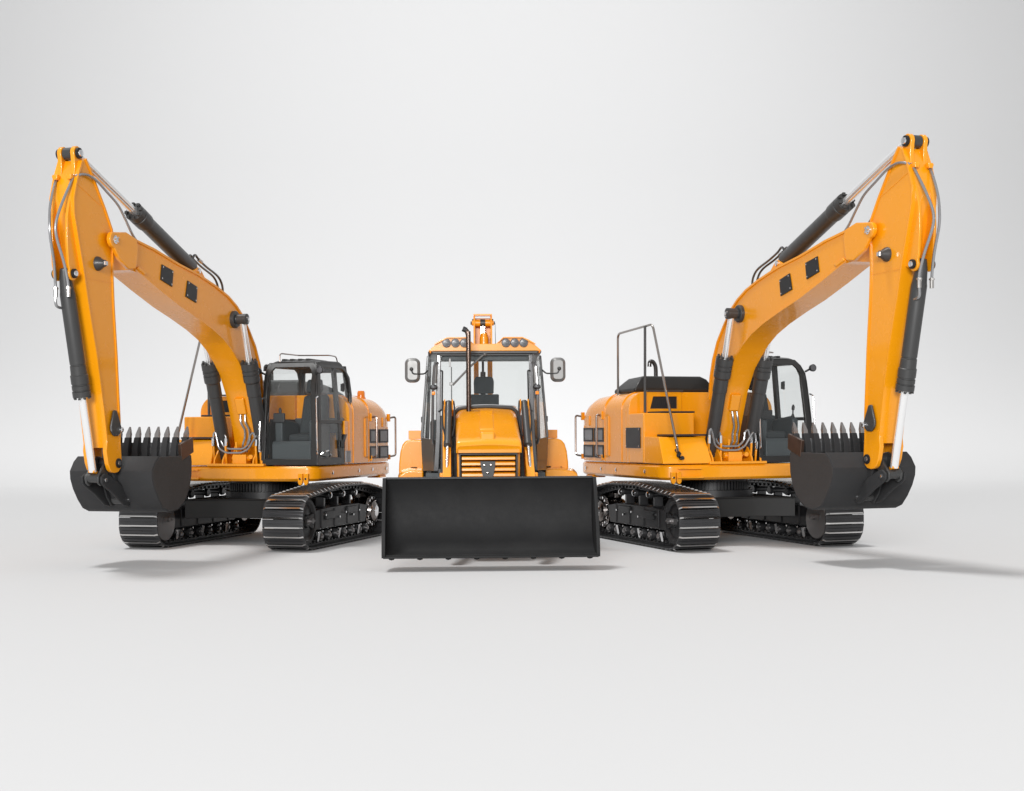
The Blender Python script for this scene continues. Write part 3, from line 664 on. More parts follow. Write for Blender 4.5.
    # ---- bucket cylinder
    p0 = Vector((6.07, YC, 3.84)); p1 = Vector((5.455, YC, 1.31)); dd = (p1 - p0).normalized()
    b = MB(); b.lathe(p0, dd, [(-.08, 0), (-.07, .05), (.05, .075), (.22, .09), (.26, .098), (1.16, .098), (1.165, .092), (1.18, .092), (1.185, .1), (1.30, .104), (1.31, .114), (1.42, .114), (1.425, .105), (1.44, .105), (1.445, .114), (1.50, .114), (1.505, .105), (1.515, .105), (1.52, .118), (1.59, .118), (1.60, .05)], 28)
    u = Vector((0, 1, 0)); v = dd.cross(u)
    for k in range(9):
        a = 2 * PI * k / 9; c_ = p0 + dd * 1.60 + (u * math.cos(a) + v * math.sin(a)) * .098
        b.cyl(c_, c_ + dd * .02, .018, seg=6)
    c_ = b.build('bucket_cylinder', 'cyl', root)
    b = MB(); b.cyl(p0 + dd * 1.58, p1, .052, seg=22); b.build('piston_rod', 'rod', c_)
    b = MB(); b.box(p1 + Vector((0, 0, .0)), (.09, .09, .045), rot('Y', -14)); b.build('rod_end', 'yellow', c_, bevel=.01)
    b = MB(); b.cyl((5.43, YC - .11, 1.225), (5.43, YC + .11, 1.225), .06); b.build('rod_eye', 'cyl', c_)
    # ---- linkage
    for s in (-1, 1):
        b = MB(); b.prism([(5.37, 1.14), (5.42, 1.12), (5.49, 1.16), (5.50, 1.24), (5.30, 1.46), (5.22, 1.51), (5.12, 1.50), (5.06, 1.42), (5.10, 1.34), (5.20, 1.32)], YC + s * .070, YC + s * .105); b.build('guide_link', 'cyl', root, bevel=.015)
        b = MB(); b.prism([(5.42, 1.29), (5.33, 1.27), (5.1, 1.17), (4.84, 1.0), (4.76, .93), (4.76, .85), (4.84, .82), (4.95, .84), (5.2, 1.0), (5.42, 1.11), (5.49, 1.16), (5.50, 1.24)], YC + s * .125, YC + s * .16); pl = b.build('bucket_link', 'iron', root, bevel=.015)
        b = MB(); b.lathe((5.41, YC + s * .16, 1.20), (0, s, 0), [(0, .032), (.02, .03), (.025, 0)], 12); b.build('bolt', 'chrome', pl); b = MB(); b.lathe((4.84, YC + s * .16, .915), (0, s, 0), [(0, .032), (.02, .03), (.025, 0)], 12); b.build('bolt', 'chrome', pl)
    b = MB(); b.cyl((5.13, YC - .12, 1.415), (5.13, YC + .12, 1.415), .075); b.build('bucket_pin', 'cyl', root)
    b = MB(); b.cyl((4.83, YC - .15, .905), (4.83, YC + .15, .905), .05); b.build('link_pin', 'cyl', root)
    # ---- bucket
    ch = [(3.96, 1.50), (3.945, 1.40), (3.955, 1.22), (4.01, 1.05), (4.10, .92), (4.21, .83), (4.34, .77), (4.50, .748), (4.58, .752), (4.72, .80), (4.84, .92), (4.95, 1.07), (5.01, 1.20), (5.02, 1.30), (4.93, 1.42), (4.83, 1.49)]
    BW = .625
    b = MB(); b.strip(ch[::-1], YC - BW + .004, YC + BW - .004, .035)
    for yy in (-.22, .22):   # stiffener ribs on the front of the bucket
        pass
    bk = b.build('bucket', 'iron', root, bevel=.006)
    b = MB(); b.strip([(3.96, 1.44), (3.93, 1.52), (3.91, 1.68)], YC - BW + .03, YC + BW - .03, .03); b.build('bucket_lip', 'chrome', bk, bevel=.01)
    for s in (-1, 1):
        b = MB(); b.prism(ch, YC + s * (BW - .028), YC + s * BW); b.build('bucket_cheek', 'cheek', bk, bevel=.008)
        b = MB(); b.prism([(3.90, 1.75), (3.885, 1.54), (4.22, 1.43), (4.255, 1.655)], YC + s * (BW - .045), YC + s * (BW + .004)); b.build('side_cutter', 'steel_brown', bk, bevel=.006)
        b = MB(); b.prism([(5.05, 1.49), (4.93, 1.44), (4.78, .84), (4.86, .82), (4.98, .95), (5.10, 1.2), (5.20, 1.36), (5.20, 1.44), (5.14, 1.49)], YC + s * .082, YC + s * .110); b.build('bucket_ear', 'iron', bk, bevel=.012)
    for k in range(8):
        yy = YC - .53 + k * (1.06 / 7)
        b = MB()
        w = .046
        b.loft([[(3.93, yy - w, 1.44), (4.03, yy - w, 1.44), (4.03, yy + w, 1.44), (3.93, yy + w, 1.44)],
                [(3.92, yy - w, 1.60), (4.02, yy - w, 1.60), (4.02, yy + w, 1.60), (3.92, yy + w, 1.60)],
                [(3.90, yy - w * .9, 1.755), (3.97, yy - w * .9, 1.755), (3.97, yy + w * .9, 1.755), (3.90, yy + w * .9, 1.755)]])
        ad = b.build('tooth_adapter', 'iron', bk, bevel=.01)
        b = MB(); w = .035
        b.loft([[(3.905, yy - w, 1.735), (3.955, yy - w, 1.735), (3.955, yy + w, 1.735), (3.905, yy + w, 1.735)],
                [(3.885, yy - w * .95, 1.80), (3.945, yy - w * .95, 1.80), (3.945, yy + w * .95, 1.80), (3.885, yy + w * .95, 1.80)],
                [(3.875, yy - w * .3, 1.905), (3.895, yy - w * .3, 1.905), (3.895, yy + w * .3, 1.905), (3.875, yy + w * .3, 1.905)]])
        b.build('bucket_tooth', 'tooth_steel', bk, bevel=.004)
    return root

M['steel_dark'] = paint('idler_steel', (0.26, 0.25, 0.25), rough=.3, coat=0, metallic=.8, var=.15)
M['rail'] = paint('dark_rail_chrome', (0.42, 0.385, 0.36), rough=.09, coat=0, metallic=1, var=.1)
M['tooth_steel'] = paint('tooth_steel', (0.38, 0.36, 0.35), rough=.2, coat=0, metallic=1, var=.25, scale=12)
M['bronze'] = paint('brown_chrome', (0.42, 0.36, 0.33), rough=.15, coat=0, metallic=1, var=.1)
M['black_gloss'] = paint('black_gloss', (0.03, 0.028, 0.027), rough=.12, coat=.6, var=.1)
M['steel_brown'] = paint('heated_steel', (0.13, 0.085, 0.065), rough=.3, coat=0, metallic=.8, var=.25, scale=6)
M['cheek'] = paint('bucket_side_paint', (0.034, 0.031, 0.030), rough=.5, coat=0, var=.12, scale=6, dust=.03, bump=.12, spec=.35)

def copy_tree(o, parent=None):
    c = o.copy(); col.objects.link(c); c.parent = parent
    for chd in kids.get(o.name, []):
        copy_tree(chd, c)
    return c

exL = build_excavator('orange excavator on the left, its black cab and handled rear panels beside the loader', (-3.696, 23.018, 0), math.radians(-105.83), 'crawler excavators with raised booms')
kids = {}
for o in list(bpy.data.objects):
    if o.parent: kids.setdefault(o.parent.name, []).append(o)
exR = copy_tree(exL)
exR.location = (3.542, 22.567, 0); exR.rotation_euler = (0, 0, math.radians(-72.24))
exR['label'] = 'orange excavator on the right, its tall guard rail and side boxes beside the loader'

# ------------------------------------------------------------------ backhoe loader
def build_loader():
    root = thing('backhoe_loader', 'small yellow wheeled loader facing the camera between the two excavators, wide black front bucket', 'backhoe loader', (.016, 17.9, 0), math.radians(-88.17))
    # front bucket
    W = 1.375
    prof = [(-.12, 1.19), (-.19, 1.10), (-.24, .96), (-.26, .80), (-.25, .64), (-.21, .49), (-.13, .36), (0, .26), (.16, .21), (.34, .20)]
    b = MB(); b.strip(prof, -W, W, .025); bk = b.build('front_bucket', 'blade', root, bevel=.004, seg=1)
    for s in (-1, 1):
        pp = prof[:-1] + [(.36, .19), (.37, .26), (.30, .55), (.02, 1.10), (-.06, 1.2)]
        b = MB(); b.prism(pp, s * (W - .004), s * (W + .026)); b.build('side_plate', 'blade', bk, bevel=.006)
        b = MB(); b.strip([(-.06, 1.19), (.03, 1.09), (.31, .55), (.385, .23), (.37, .18)], s * (W - .006), s * (W + .04), .03); b.build('side_edge', 'blade', bk, bevel=.004)
    b = MB(); b.span(.22, .40, -W - .02, W + .02, .17, .195); ce = b.build('cutting_edge', 'blade', bk, bevel=.006)
    b = MB()
    for k in range(8): b.lathe((.30, -1.29 + k * 2.58 / 7, .171), (0, 0, -1), [(0, .04), (.02, .035), (.03, 0)], 10)
    b.build('bolt', 'blade', ce)
    b = MB(); b.span(-.16, -.08, -W, W, 1.175, 1.205); b.build('top_lip', 'frame', bk, bevel=.008)
    bk.location = (0, -.03, 0)
    # lift arms with cylinders
    for s in (-1, 1):
        b = MB(); b.prism([(-2.62, 2.16), (-2.5, 2.20), (-2.38, 2.12), (-1.55, 1.36), (-.72, .86), (-.46, .62), (-.44, .46), (-.58, .42), (-.95, .66), (-1.7, 1.06), (-2.62, 1.98)], s * .535, s * .655)
        am = b.build('lift_arm', 'yellow', root, bevel=.012)
        b = MB(); b.span(-1.62, -1.35, s * .53, s * .70, 1.02, 1.22); b.build('arm_block', 'yellow', am, bevel=.015)
        p0 = Vector((-2.34, s * .565, 2.24)); p1 = Vector((-1.30, s * .60, 1.10)); dd = (p1 - p0).normalized()
        b = MB(); b.lathe(p0, dd, [(-.02, .0), (-.01, .045), (.0, .052), (.78, .052), (.79, .06), (.86, .06), (.87, .03)], 20); c_ = b.build('tilt_cylinder', 'cyl', root)
        b = MB(); b.cyl(p0 + dd * .84, p1, .026, seg=14); b.build('piston_rod', 'chrome', c_)
        for q_ in (-.058, .058):
            b = MB(); b.prism([(-2.5, 2.02), (-2.28, 2.13), (-2.26, 2.25), (-2.34, 2.29), (-2.46, 2.24)], p0.y + q_ - .01, p0.y + q_ + .01); pl = b.build('cylinder_lug', 'yellow', am, bevel=.004)
            b = MB(); b.lathe((-2.33, p0.y + q_ + (.01 if q_ > 0 else -.01), 2.24), (0, 1 if q_ > 0 else -1, 0), [(0, .03), (.016, .028), (.02, 0)], 10); b.build('pin', 'bronze', pl)
            b = MB(); b.tube([(-2.3, p0.y + q_ * 1.3, 2.26), (-2.2, p0.y + q_ * 1.5, 2.15), (-2.0, p0.y + q_ * 1.5, 1.92), (-1.88, p0.y + q_ * .9, 1.74)], .012, 8); b.build('hose', 'black', c_)
        b = MB(); b.span(-2.75, -2.45, s * .50, s * .69, .7, 2.05); b.build('arm_tower', 'frame', root, bevel=.01)
    # hood
    hp = [(-1.26, 1.50), (-1.22, 1.56), (-1.24, 1.64), (-1.34, 1.70), (-1.52, 1.76), (-2.05, 1.955), (-2.45, 2.085), (-2.66, 2.12), (-2.66, 1.10), (-1.42, 1.10), (-1.42, 1.50)]
    b = MB(); HW = .462
    rows = [(-1.42, 1.505, .0), (-1.25, 1.505, .0)]
    def hs(x, zt, r, w=HW, zb=1.505):
        pts = [(x, -w, zb)]
        for k in range(7):
            a = PI - (PI / 2) * k / 6; pts.append((x, -w + r + r * math.cos(a), zt - r + r * math.sin(a)))
        pts += [(x, -w * .3, zt + .015), (x, 0, zt + .02), (x, w * .3, zt + .015)]
        for k in range(7):
            a = PI / 2 - (PI / 2) * k / 6; pts.append((x, w - r + r * math.cos(a), zt - r + r * math.sin(a)))
        pts.append((x, w, zb)); return pts
    b.loft([hs(-1.245, 1.57, .03, HW - .03), hs(-1.225, 1.60, .04, HW - .012), hs(-1.235, 1.64, .05), hs(-1.28, 1.68, .05), hs(-1.36, 1.715, .05), hs(-1.50, 1.755, .06), hs(-1.8, 1.89, .09, zb=1.505), hs(-2.2, 2.04, .11), hs(-2.5, 2.125, .12), hs(-2.62, 2.14, .12)])
    hood = b.build('hood', 'yellow', root, ang=40)
    b = MB(); b.span(-2.62, -1.45, -.45, .45, 1.10, 1.504); b.build('hood_side', 'yellow', root, bevel=.02)
    b = MB(); b.loft([[(-1.27, -.125, 1.66), (-1.27, .09, 1.66), (-1.55, .09, 1.66), (-1.55, -.125, 1.66)], [(-1.30, -.12, 1.80), (-1.30, .085, 1.80), (-1.62, .085, 1.80), (-1.62, -.12, 1.80)]])
    b.build('hood_scoop', 'yellow', hood, bevel=.03, seg=4)
    b = MB(); b.loft([[(-1.62, -.125, 1.845), (-1.62, .09, 1.845), (-1.66, .09, 1.78), (-1.66, -.125, 1.78)], [(-2.35, -.10, 2.13), (-2.35, .10, 2.13), (-2.35, .10, 2.0), (-2.35, -.10, 2.0)]])
    b.build('hood_ridge', 'yellow', hood, bevel=.02, seg=3)
    ring = [(-1, -HW - .02, 1.85)]
    b = MB(); b.bent([(-2.64, -HW - .02, 1.75), (-2.64, -HW - .02, 2.16), (-2.64, 0, 2.185), (-2.64, HW + .02, 2.16), (-2.64, HW + .02, 1.75)], .028, .15, 10); b.build('hood_seal', 'cyl', hood)
    b = MB(); b.bent([(-2.66, -HW - .035, 1.95), (-2.66, -HW - .035, 2.185), (-2.66, 0, 2.215), (-2.66, HW + .035, 2.185), (-2.66, HW + .035, 1.95)], .012, .15, 8); b.build('hood_trim', 'chrome', hood)
    b = MB(); b.span(-2.76, -2.70, -.53, .53, 1.1, 1.98); b.build('firewall', 'cyl', root, bevel=.01)
    # grille
    b = MB(); b.frame([(-.42, 1.02), (.405, 1.02), (.405, 1.497), (-.42, 1.497)], [(-.40, 1.02), (.385, 1.02), (.385, 1.475), (-.40, 1.475)], -1.42, -1.24, 'x'); gr = b.build('grille_frame', 'cyl', root, bevel=.008)
    b = MB(); b.span(-1.44, -1.40, -.42, .41, 1.02, 1.50); b.build('grille_back', 'black', gr)
    for k in range(5):
        z1 = 1.462 - k * .078
        b = MB(); b.prism([(-1.395, z1), (-1.28, z1 - .004), (-1.255, z1 - .018), (-1.25, z1 - .056), (-1.27, z1 - .062), (-1.395, z1 - .03)], -.385, .372); b.build('grille_slat', 'yellow', gr, bevel=.006)
    b = MB(); b.prism([(-.125, 1.385), (.09, 1.385), (.085, 1.30), (.05, 1.12), (-.08, 1.12), (-.115, 1.30)], -1.25, -1.235, 'x'); lp = b.build('grille_plate', 'cyl', gr, bevel=.004)
    for yy, zz in ((-.064, 1.33), (.028, 1.33), (-.018, 1.22)):
        b = MB(); b.lathe((-1.235, yy, zz), (1, 0, 0), [(0, .018), (.01, .016), (.014, 0)], 10); b.build('bolt', 'bronze', lp)
    # exhaust
    b = MB(); b.tube([(-2.45, -.262, 1.95), (-2.45, -.262, 3.20), (-2.45, -.268, 3.27), (-2.45, -.29, 3.32), (-2.45, -.33, 3.345)], .037, 16); ex = b.build('exhaust_pipe', 'dark_chrome', root)
    b = MB(); b.lathe((-2.45, -.335, 3.348), (0, -1, .45), [(-.05, .041), (.012, .041), (.012, .03), (-.04, .0)], 16); b.build('exhaust_tip', 'black', ex)
    # chassis and axles
    b = MB(); b.span(-4.9, -1.0, -.35, .35, .55, 1.09); b.span(-2.2, -2.0, -.75, .75, .42, .58); b.span(-4.4, -4.15, -.95, .95, .58, .8); b.build('chassis', 'frame', root, bevel=.02)
    for (xx, rr, w, yy) in ((-2.1, .44, .30, .82), (-4.28, .66, .42, 1.08)):
        for s in (-1, 1):
            b = MB(); y0 = s * yy - w / 2
            b.lathe((xx, y0, rr), (0, 1, 0), [(0, rr * .55), (.0, rr * .8), (.03, rr * .93), (.08, rr * .975), (w - .08, rr * .975), (w - .03, rr * .93), (w, rr * .8), (w, rr * .55)], 40)
            for k in range(22):
                a = 2 * PI * k / 22
                for q_ in (-1, 1):
                    c_ = Vector((xx + rr * .985 * math.cos(a + q_ * .05), s * yy + q_ * w * .23, rr + rr * .985 * math.sin(a + q_ * .05)))
                    Rm = Matrix.Rotation(-a, 3, 'Y') @ Matrix.Rotation(q_ * .6, 3, 'X')
                    b.box(c_, (.035, w * .5, .05), Rm)
            wo = b.build('tyre', 'rubber', root)
            b = MB(); b.lathe((xx, y0 + .03, rr), (0, 1, 0), [(0, 0), (.02, rr * .2), (.05, rr * .45), (.0, rr * .56), (w - .06, rr * .56), (w - .11, rr * .45), (w - .08, rr * .2), (w - .06, 0)], 30); b.build('wheel_rim', 'silver', wo)
    # cab structure
    zt, zb = 3.0, 1.20
    def post(name, pts, r, mat='cyl'):
        q = MB(); q.tube(pts, r, 10); return q.build(name, mat, root)
    for s in (-1, 1):
        b = MB()
        b.loft([[(-2.90, s * .80, zb), (-2.90, s * .72, zb), (-2.98, s * .72, zb), (-2.98, s * .80, zb)], [(-2.90, s * .765, 1.75), (-2.90, s * .69, 1.75), (-2.98, s * .69, 1.75), (-2.98, s * .765, 1.75)], [(-2.92, s * .74, zt), (-2.92, s * .675, zt), (-3.0, s * .675, zt), (-3.0, s * .74, zt)]])
        b.build('front_pillar', 'post', root, bevel=.014, seg=3)
        b = MB(); b.loft([[(-3.38, s * .96, zb + .02), (-3.38, s * .92, zb + .02), (-3.46, s * .92, zb + .02), (-3.46, s * .96, zb + .02)], [(-3.38, s * 1.005, 1.75), (-3.38, s * .96, 1.75), (-3.46, s * .96, 1.75), (-3.46, s * 1.005, 1.75)], [(-3.38, s * .90, zt), (-3.38, s * .86, zt), (-3.46, s * .86, zt), (-3.46, s * .90, zt)]])
        b.build('side_pillar', 'post', root, bevel=.012)
        b = MB(); b.loft([[(-4.55, s * .96, zb), (-4.55, s * .90, zb), (-4.62, s * .90, zb), (-4.62, s * .96, zb)], [(-4.55, s * .90, zt), (-4.55, s * .84, zt), (-4.62, s * .84, zt), (-4.62, s * .90, zt)]])
        b.build('rear_pillar', 'post', root, bevel=.01)
        b = MB(); b.loft([[(-2.96, s * .80, 1.20), (-3.40, s * .97, 1.20), (-3.44, s * .95, 1.20), (-3.0, s * .78, 1.20)], [(-2.96, s * .80, 1.45), (-3.40, s * .99, 1.45), (-3.44, s * .97, 1.45), (-3.0, s * .78, 1.45)], [(-2.96, s * .785, 1.68), (-3.40, s * 1.0, 1.72), (-3.44, s * .98, 1.72), (-3.0, s * .765, 1.68)]])
        b.build('lower_door_panel', 'bronze_dull', root, bevel=.004)
        b = MB(); b.loft([[(-2.97, s * .775, 1.69), (-3.38, s * .985, 1.73), (-3.385, s * .98, 1.73), (-2.975, s * .77, 1.69)], [(-2.99, s * .735, 2.99), (-3.38, s * .885, 2.99), (-3.385, s * .88, 2.99), (-2.995, s * .73, 2.99)]])
        b.build('quarter_window', 'glass', root)
        b = MB(); b.loft([[(-3.46, s * .985, 1.3), (-4.55, s * .955, 1.3), (-4.55, s * .945, 1.3), (-3.46, s * .975, 1.3)], [(-3.46, s * .885, 2.99), (-4.55, s * .875, 2.98), (-4.55, s * .87, 2.98), (-3.46, s * .88, 2.99)]])
        b.build('side_window', 'glass', root)
        # pipe guard with lamp
        b = MB(); b.bent([(-2.92, s * .73, 2.86), (-2.84, s * .775, 2.84), (-2.82, s * .80, 2.5), (-2.84, s * .815, 1.70), (-2.92, s * .80, 1.62)], .022, .05, 10); b.build('grab_rail', 'post', root)
        b = MB(); b.bent([(-2.90, s * .755, 2.86), (-2.86, s * .76, 2.80), (-2.86, s * .775, 2.55)], .034, .03, 12); b.build('pillar_cover', 'silver', root)
        b = MB(); b.sphere((-2.82, s * .79, 2.487), .06, (.6, 1, .72)); ho = b.build('marker_lamp', 'frame', root)
        b = MB(); b.sphere((-2.79, s * .79, 2.487), .05, (.5, 1, .55)); b.build('lamp_lens', 'lens', ho)
        b = MB(); b.box((-2.81, s * .792, 2.395), (.05, .055, .055)); b.build('turn_signal', 'amber', root, bevel=.012)
        # inner handle
        b = MB(); b.bent([(-2.88, s * .69, 2.74), (-2.86, s * .655, 2.74), (-2.86, s * .665, 2.14), (-2.88, s * .72, 2.12)], .013, .05, 8); b.build('inner_handle', 'black', root)
        # mirrors
        b = MB(); pr = rrect(s * 1.11, 2.745, .235, .375, .085, 5)
        b.loft([[(-2.86, y, z) for y, z in shrink(pr, .05)], [(-2.82, y, z) for y, z in shrink(pr, .012)], [(-2.79, y, z) for y, z in pr], [(-2.75, y, z) for y, z in shrink(pr, .01)], [(-2.72, y, z) for y, z in shrink(pr, .045)]])
        mo = b.build('mirror', 'silver', root)
        b = MB(); b.bent([(-2.95, s * .87, 2.76), (-2.80, s * .93, 2.69), (-2.72, s * 1.04, 2.685), (-2.715, s * 1.105, 2.69), (-2.715, s * 1.125, 2.75)], .012, .04, 8); b.sphere((-2.715, s * 1.125, 2.76), .03); b.span(-3.0, -2.92, s * .84, s * .88, 2.66, 2.80); b.build('mirror_arm', 'cyl', mo)
        # side latch
        b = MB(); b.box((-3.42, s * .985, 2.0), (.05, .025, .09)); b.build('door_latch', 'black', root, bevel=.006)
        # fenders
        EX = .13 if s > 0 else 0
        fp = []
        yo, yi = 1.36, .97
        prof_ = [(yi, 1.12), (yi, 1.68), (1.18, 1.69), (1.26, 1.665), (1.31, 1.60), (1.345, 1.48), (1.365, 1.30), (1.37, 1.12)]
        b = MB(); b.prism([(s * y, z) for y, z in prof_], -4.85, -3.95, 'x'); b.build('rear_fender', 'yellow', root, bevel=.03, seg=4)
        b = MB(); b.loft([[(x, s * y, z) for x, y, z in ((-3.95, .97, 1.06), (-3.95, 1.39 + EX, 1.06), (-3.95, 1.38 + EX, 1.13), (-3.95, 1.32 + EX, 1.20), (-3.95, 1.20, 1.235), (-3.95, .97, 1.22))], [(x, s * y, z) for x, y, z in ((-3.62, .97, 1.06), (-3.62, 1.36 + EX, 1.06), (-3.62, 1.35 + EX, 1.12), (-3.62, 1.28 + EX, 1.17), (-3.62, 1.20, 1.20), (-3.62, .97, 1.19))]])
        b.build('step_fender', 'yellow', root, bevel=.025, seg=3)
        b = MB(); b.span(-4.6, -4.3, s * 1.01, s * 1.22, 1.69, 1.83); b.build('tail_lamp_box', 'yellow', root, bevel=.006)
    b = MB(); b.span(-2.98, -2.91, -.73, .73, 1.16, 1.24); b.build('windscreen_sill', 'cyl', root, bevel=.01)
    b = MB(); b.span(-2.97, -2.91, -.72, .72, 2.975, 2.999); b.build('windscreen_header', 'cyl', root, bevel=.006)
    b = MB(); b.loft([[(-2.925, -.69, 1.24), (-2.925, .69, 1.24), (-2.935, .69, 1.24), (-2.935, -.69, 1.24)], [(-2.945, -.675, 2.99), (-2.945, .675, 2.99), (-2.955, .675, 2.99), (-2.955, -.675, 2.99)]]); b.build('windscreen', 'glass', root)
    b = MB(); b.span(-3.05, -3.0, -.67, .67, 2.90, 2.99); b.build('sun_visor', 'plastic', root, bevel=.01)
    b = MB(); b.span(-4.6, -4.59, -.86, .86, 1.43, 2.97); b.build('rear_window', 'glass', root)
    b = MB(); b.span(-4.63, -4.56, -.90, .90, 1.2, 1.42); b.build('rear_panel', 'cyl', root, bevel=.01)
    b = MB(); b.span(-4.58, -3.0, -.92, .92, 1.10, 1.17); b.build('cab_floor', 'plastic', root)
    # visor and roof
    b = MB(); b.loft([[(-2.86, y, z) for y, z in ((-.80, 3.0), (.80, 3.0), (.82, 3.04), (-.82, 3.04))], [(-3.0, y, z) for y, z in ((-.86, 3.0), (.86, 3.0), (.88, 3.04), (-.88, 3.04))], [(-4.65, y, z) for y, z in ((-.88, 2.97), (.88, 2.97), (.90, 3.04), (-.90, 3.04))]]); b.build('roof_underside', 'cyl', root, bevel=.01)
    vis = [(-.87, 3.042), (-.86, 3.06), (-.76, 3.145), (-.66, 3.20), (-.57, 3.24), (-.27, 3.24), (-.17, 3.155), (.17, 3.155), (.27, 3.24), (.57, 3.24), (.66, 3.20), (.76, 3.145), (.86, 3.06), (.87, 3.042)]
    b = MB(); b.prism(vis, -3.15, -2.92, 'x'); rf = b.build('roof_visor', 'yellow', root, bevel=.01)
    b = MB(); b.prism([(-.87, 3.043), (-.86, 3.06), (-.80, 3.11), (.80, 3.11), (.86, 3.06), (.87, 3.043)], -4.65, -3.151, 'x'); b.build('cab_roof', 'yellow', root, bevel=.012)
    for s in (-1, 1):
        for yy in (.32, .455, .592):
            b = MB(); b.lathe((-2.925, s * yy, 3.168), (1, 0, 0), [(0, .066), (.05, .066), (.055, .058)], 20); l_ = b.build('work_lamp', 'silver_dark', root)
            b = MB(); b.lathe((-2.873, s * yy, 3.168), (1, 0, 0), [(0, .056), (.008, .05), (.014, 0)], 20)
            b.box((-2.862, s * yy, 3.168), (.006, .07, .012)); b.build('lamp_lens', 'lens', l_)
        b = MB(); b.prism([(s * .20, 3.175), (s * .28, 3.255), (s * .575, 3.255), (s * .68, 3.21), (s * .78, 3.15), (s * .77, 3.14), (s * .66, 3.195), (s * .57, 3.24), (s * .28, 3.24), (s * .21, 3.17)], -2.92, -2.86, 'x'); b.build('lamp_hood', 'yellow', rf, bevel=.003)
        b = MB(); b.lathe((-2.93, s * .83, 3.03), (1, 0, 0), [(0, .02), (.02, .02), (.03, 0)], 10); b.build('corner_lamp', 'amber', rf)
    # wiper
    b = MB(); b.bent([(-2.90, -.01, 3.0), (-2.88, -.20, 2.83), (-2.87, -.50, 2.52)], .016, .05, 8); b.sphere((-2.90, -.005, 3.0), .035); wi = b.build('wiper_arm', 'silver', root)
    b = MB(); b.span(-2.90, -2.88, -.525, -.508, 2.24, 2.80); b.build('wiper_blade', 'cyl', wi)
    b = MB(); b.span(-2.91, -2.88, -.555, -.525, 2.80, 2.93); b.box((-2.88, -.52, 2.54), (.03, .06, .05)); b.build('washer_nozzle', 'silver', wi, bevel=.005)
    # seat and wheel
    b = MB(); b.prism([(-.155, 2.41), (.155, 2.41), (.16, 2.60), (.145, 2.66), (.12, 2.68), (-.12, 2.68), (-.145, 2.66), (-.16, 2.60)], -3.78, -3.66, 'x'); b.span(-3.78, -3.68, -.24, .24, 1.9, 2.40)
    b.span(-3.8, -3.3, -.25, .25, 1.72, 1.9); se = b.build('seat', 'seat', root, bevel=.04, seg=4)
    b = MB(); b.span(-3.7, -3.4, -.2, .2, 1.15, 1.72); b.build('seat_base', 'plastic', se, bevel=.02)
    b = MB(); b.bent([(-3.05 + .0, -.1, 1.5), (-3.12, -.1, 1.9)], .03, .02, 8)
    R_ = []
    for k in range(25):
        a = 2 * PI * k / 24; R_.append((-3.14 + .09 * math.sin(a), .19 * math.cos(a), 1.93 + .17 * math.sin(a)))
    b.tube(R_, .014, 8, smooth=False); b.build('steering_wheel', 'black', root)
    for s in (-1, 1):
        b = MB(); b.loft([[(-3.9, s * .62, 1.17), (-3.4, s * .62, 1.17), (-3.4, s * .86, 1.17), (-3.9, s * .86, 1.17)], [(-3.95, s * .70, 2.0), (-3.75, s * .70, 2.0), (-3.75, s * .86, 2.0), (-3.95, s * .86, 2.0)]]); b.build('side_console', 'plastic', root, bevel=.05, seg=4)
        b = MB(); b.span(-3.25, -3.1, s * .50, s * .74, 1.17, 1.62); b.build('pedal_box', 'plastic', root, bevel=.02)
    # folded backhoe boom behind the cab
    b = MB()
    yc = .028
    for s in (-1, 1): b.prism([(-5.42, .9), (-5.05, .9), (-5.0, 1.4), (-5.08, 3.6), (-5.14, 3.78), (-5.30, 3.80), (-5.36, 3.7)], yc + s * .13, yc + s * .158)
    b.span(-5.36, -5.33, yc - .13, yc + .13, 3.05, 3.75); b.span(-5.34, -5.10, yc - .157, yc + .157, 3.775, 3.805)
    for s in (-1, 1): b.span(-5.15, -5.09, yc + s * .075, yc + s * .129, 1.3, 3.02)
    bm_ = b.build('backhoe_boom', 'yellow', root, bevel=.006)
    b = MB(); b.cyl((-5.18, yc - .185, 3.655), (-5.18, yc + .185, 3.655), .045, seg=16); b.cyl((-5.18, yc - .14, 3.655), (-5.18, yc - .045, 3.655), .058, seg=16); b.cyl((-5.18, yc + .045, 3.655), (-5.18, yc + .14, 3.655), .058, seg=16); b.build('boom_pin', 'yellow', bm_)
    b = MB(); b.cyl((-5.18, yc - .042, 3.655), (-5.18, yc + .042, 3.655), .065, seg=16); b.build('rod_eye', 'cyl', bm_)
    b = MB(); b.cyl((-5.18, yc - .03, 3.3), (-5.18, yc - .03, 3.62), .014, seg=10); b.cyl((-5.18, yc + .028, 3.3), (-5.18, yc + .028, 3.62), .014, seg=10); b.cyl((-5.16, yc, 3.3), (-5.16, yc, 3.62), .012, seg=10); b.build('piston_rod', 'rod', bm_)
    b = MB(); b.lathe((-5.19, yc, 1.4), (0, 0, 1), [(0, .045), (1.42, .045), (1.43, .02), (1.75, .02)], 16); b.build('boom_cylinder', 'cyl', bm_)
    b = MB(); b.lathe((-5.17, yc + .02, 3.12), (0, 0, 1), [(0, .075), (.3, .075), (.31, .06), (.36, .055), (.37, 0)], 18); b.build('boom_cylinder', 'yellow', bm_)
    for s in (-1, 1):
        b = MB(); b.lathe((-5.18, yc + s * .185, 3.655), (0, s, 0), [(0, .03), (.02, .028), (.025, 0)], 10); b.lathe((-5.18, yc + s * .158, 3.71), (0, s, 0), [(0, .015), (.02, .014), (.025, 0)], 8); b.build('bolt', 'cyl', bm_)
    b = MB(); b.cyl((-4.5, .222, 3.1), (-4.5, .215, 3.60), .006, .003, seg=6); b.build('antenna', 'black', root)
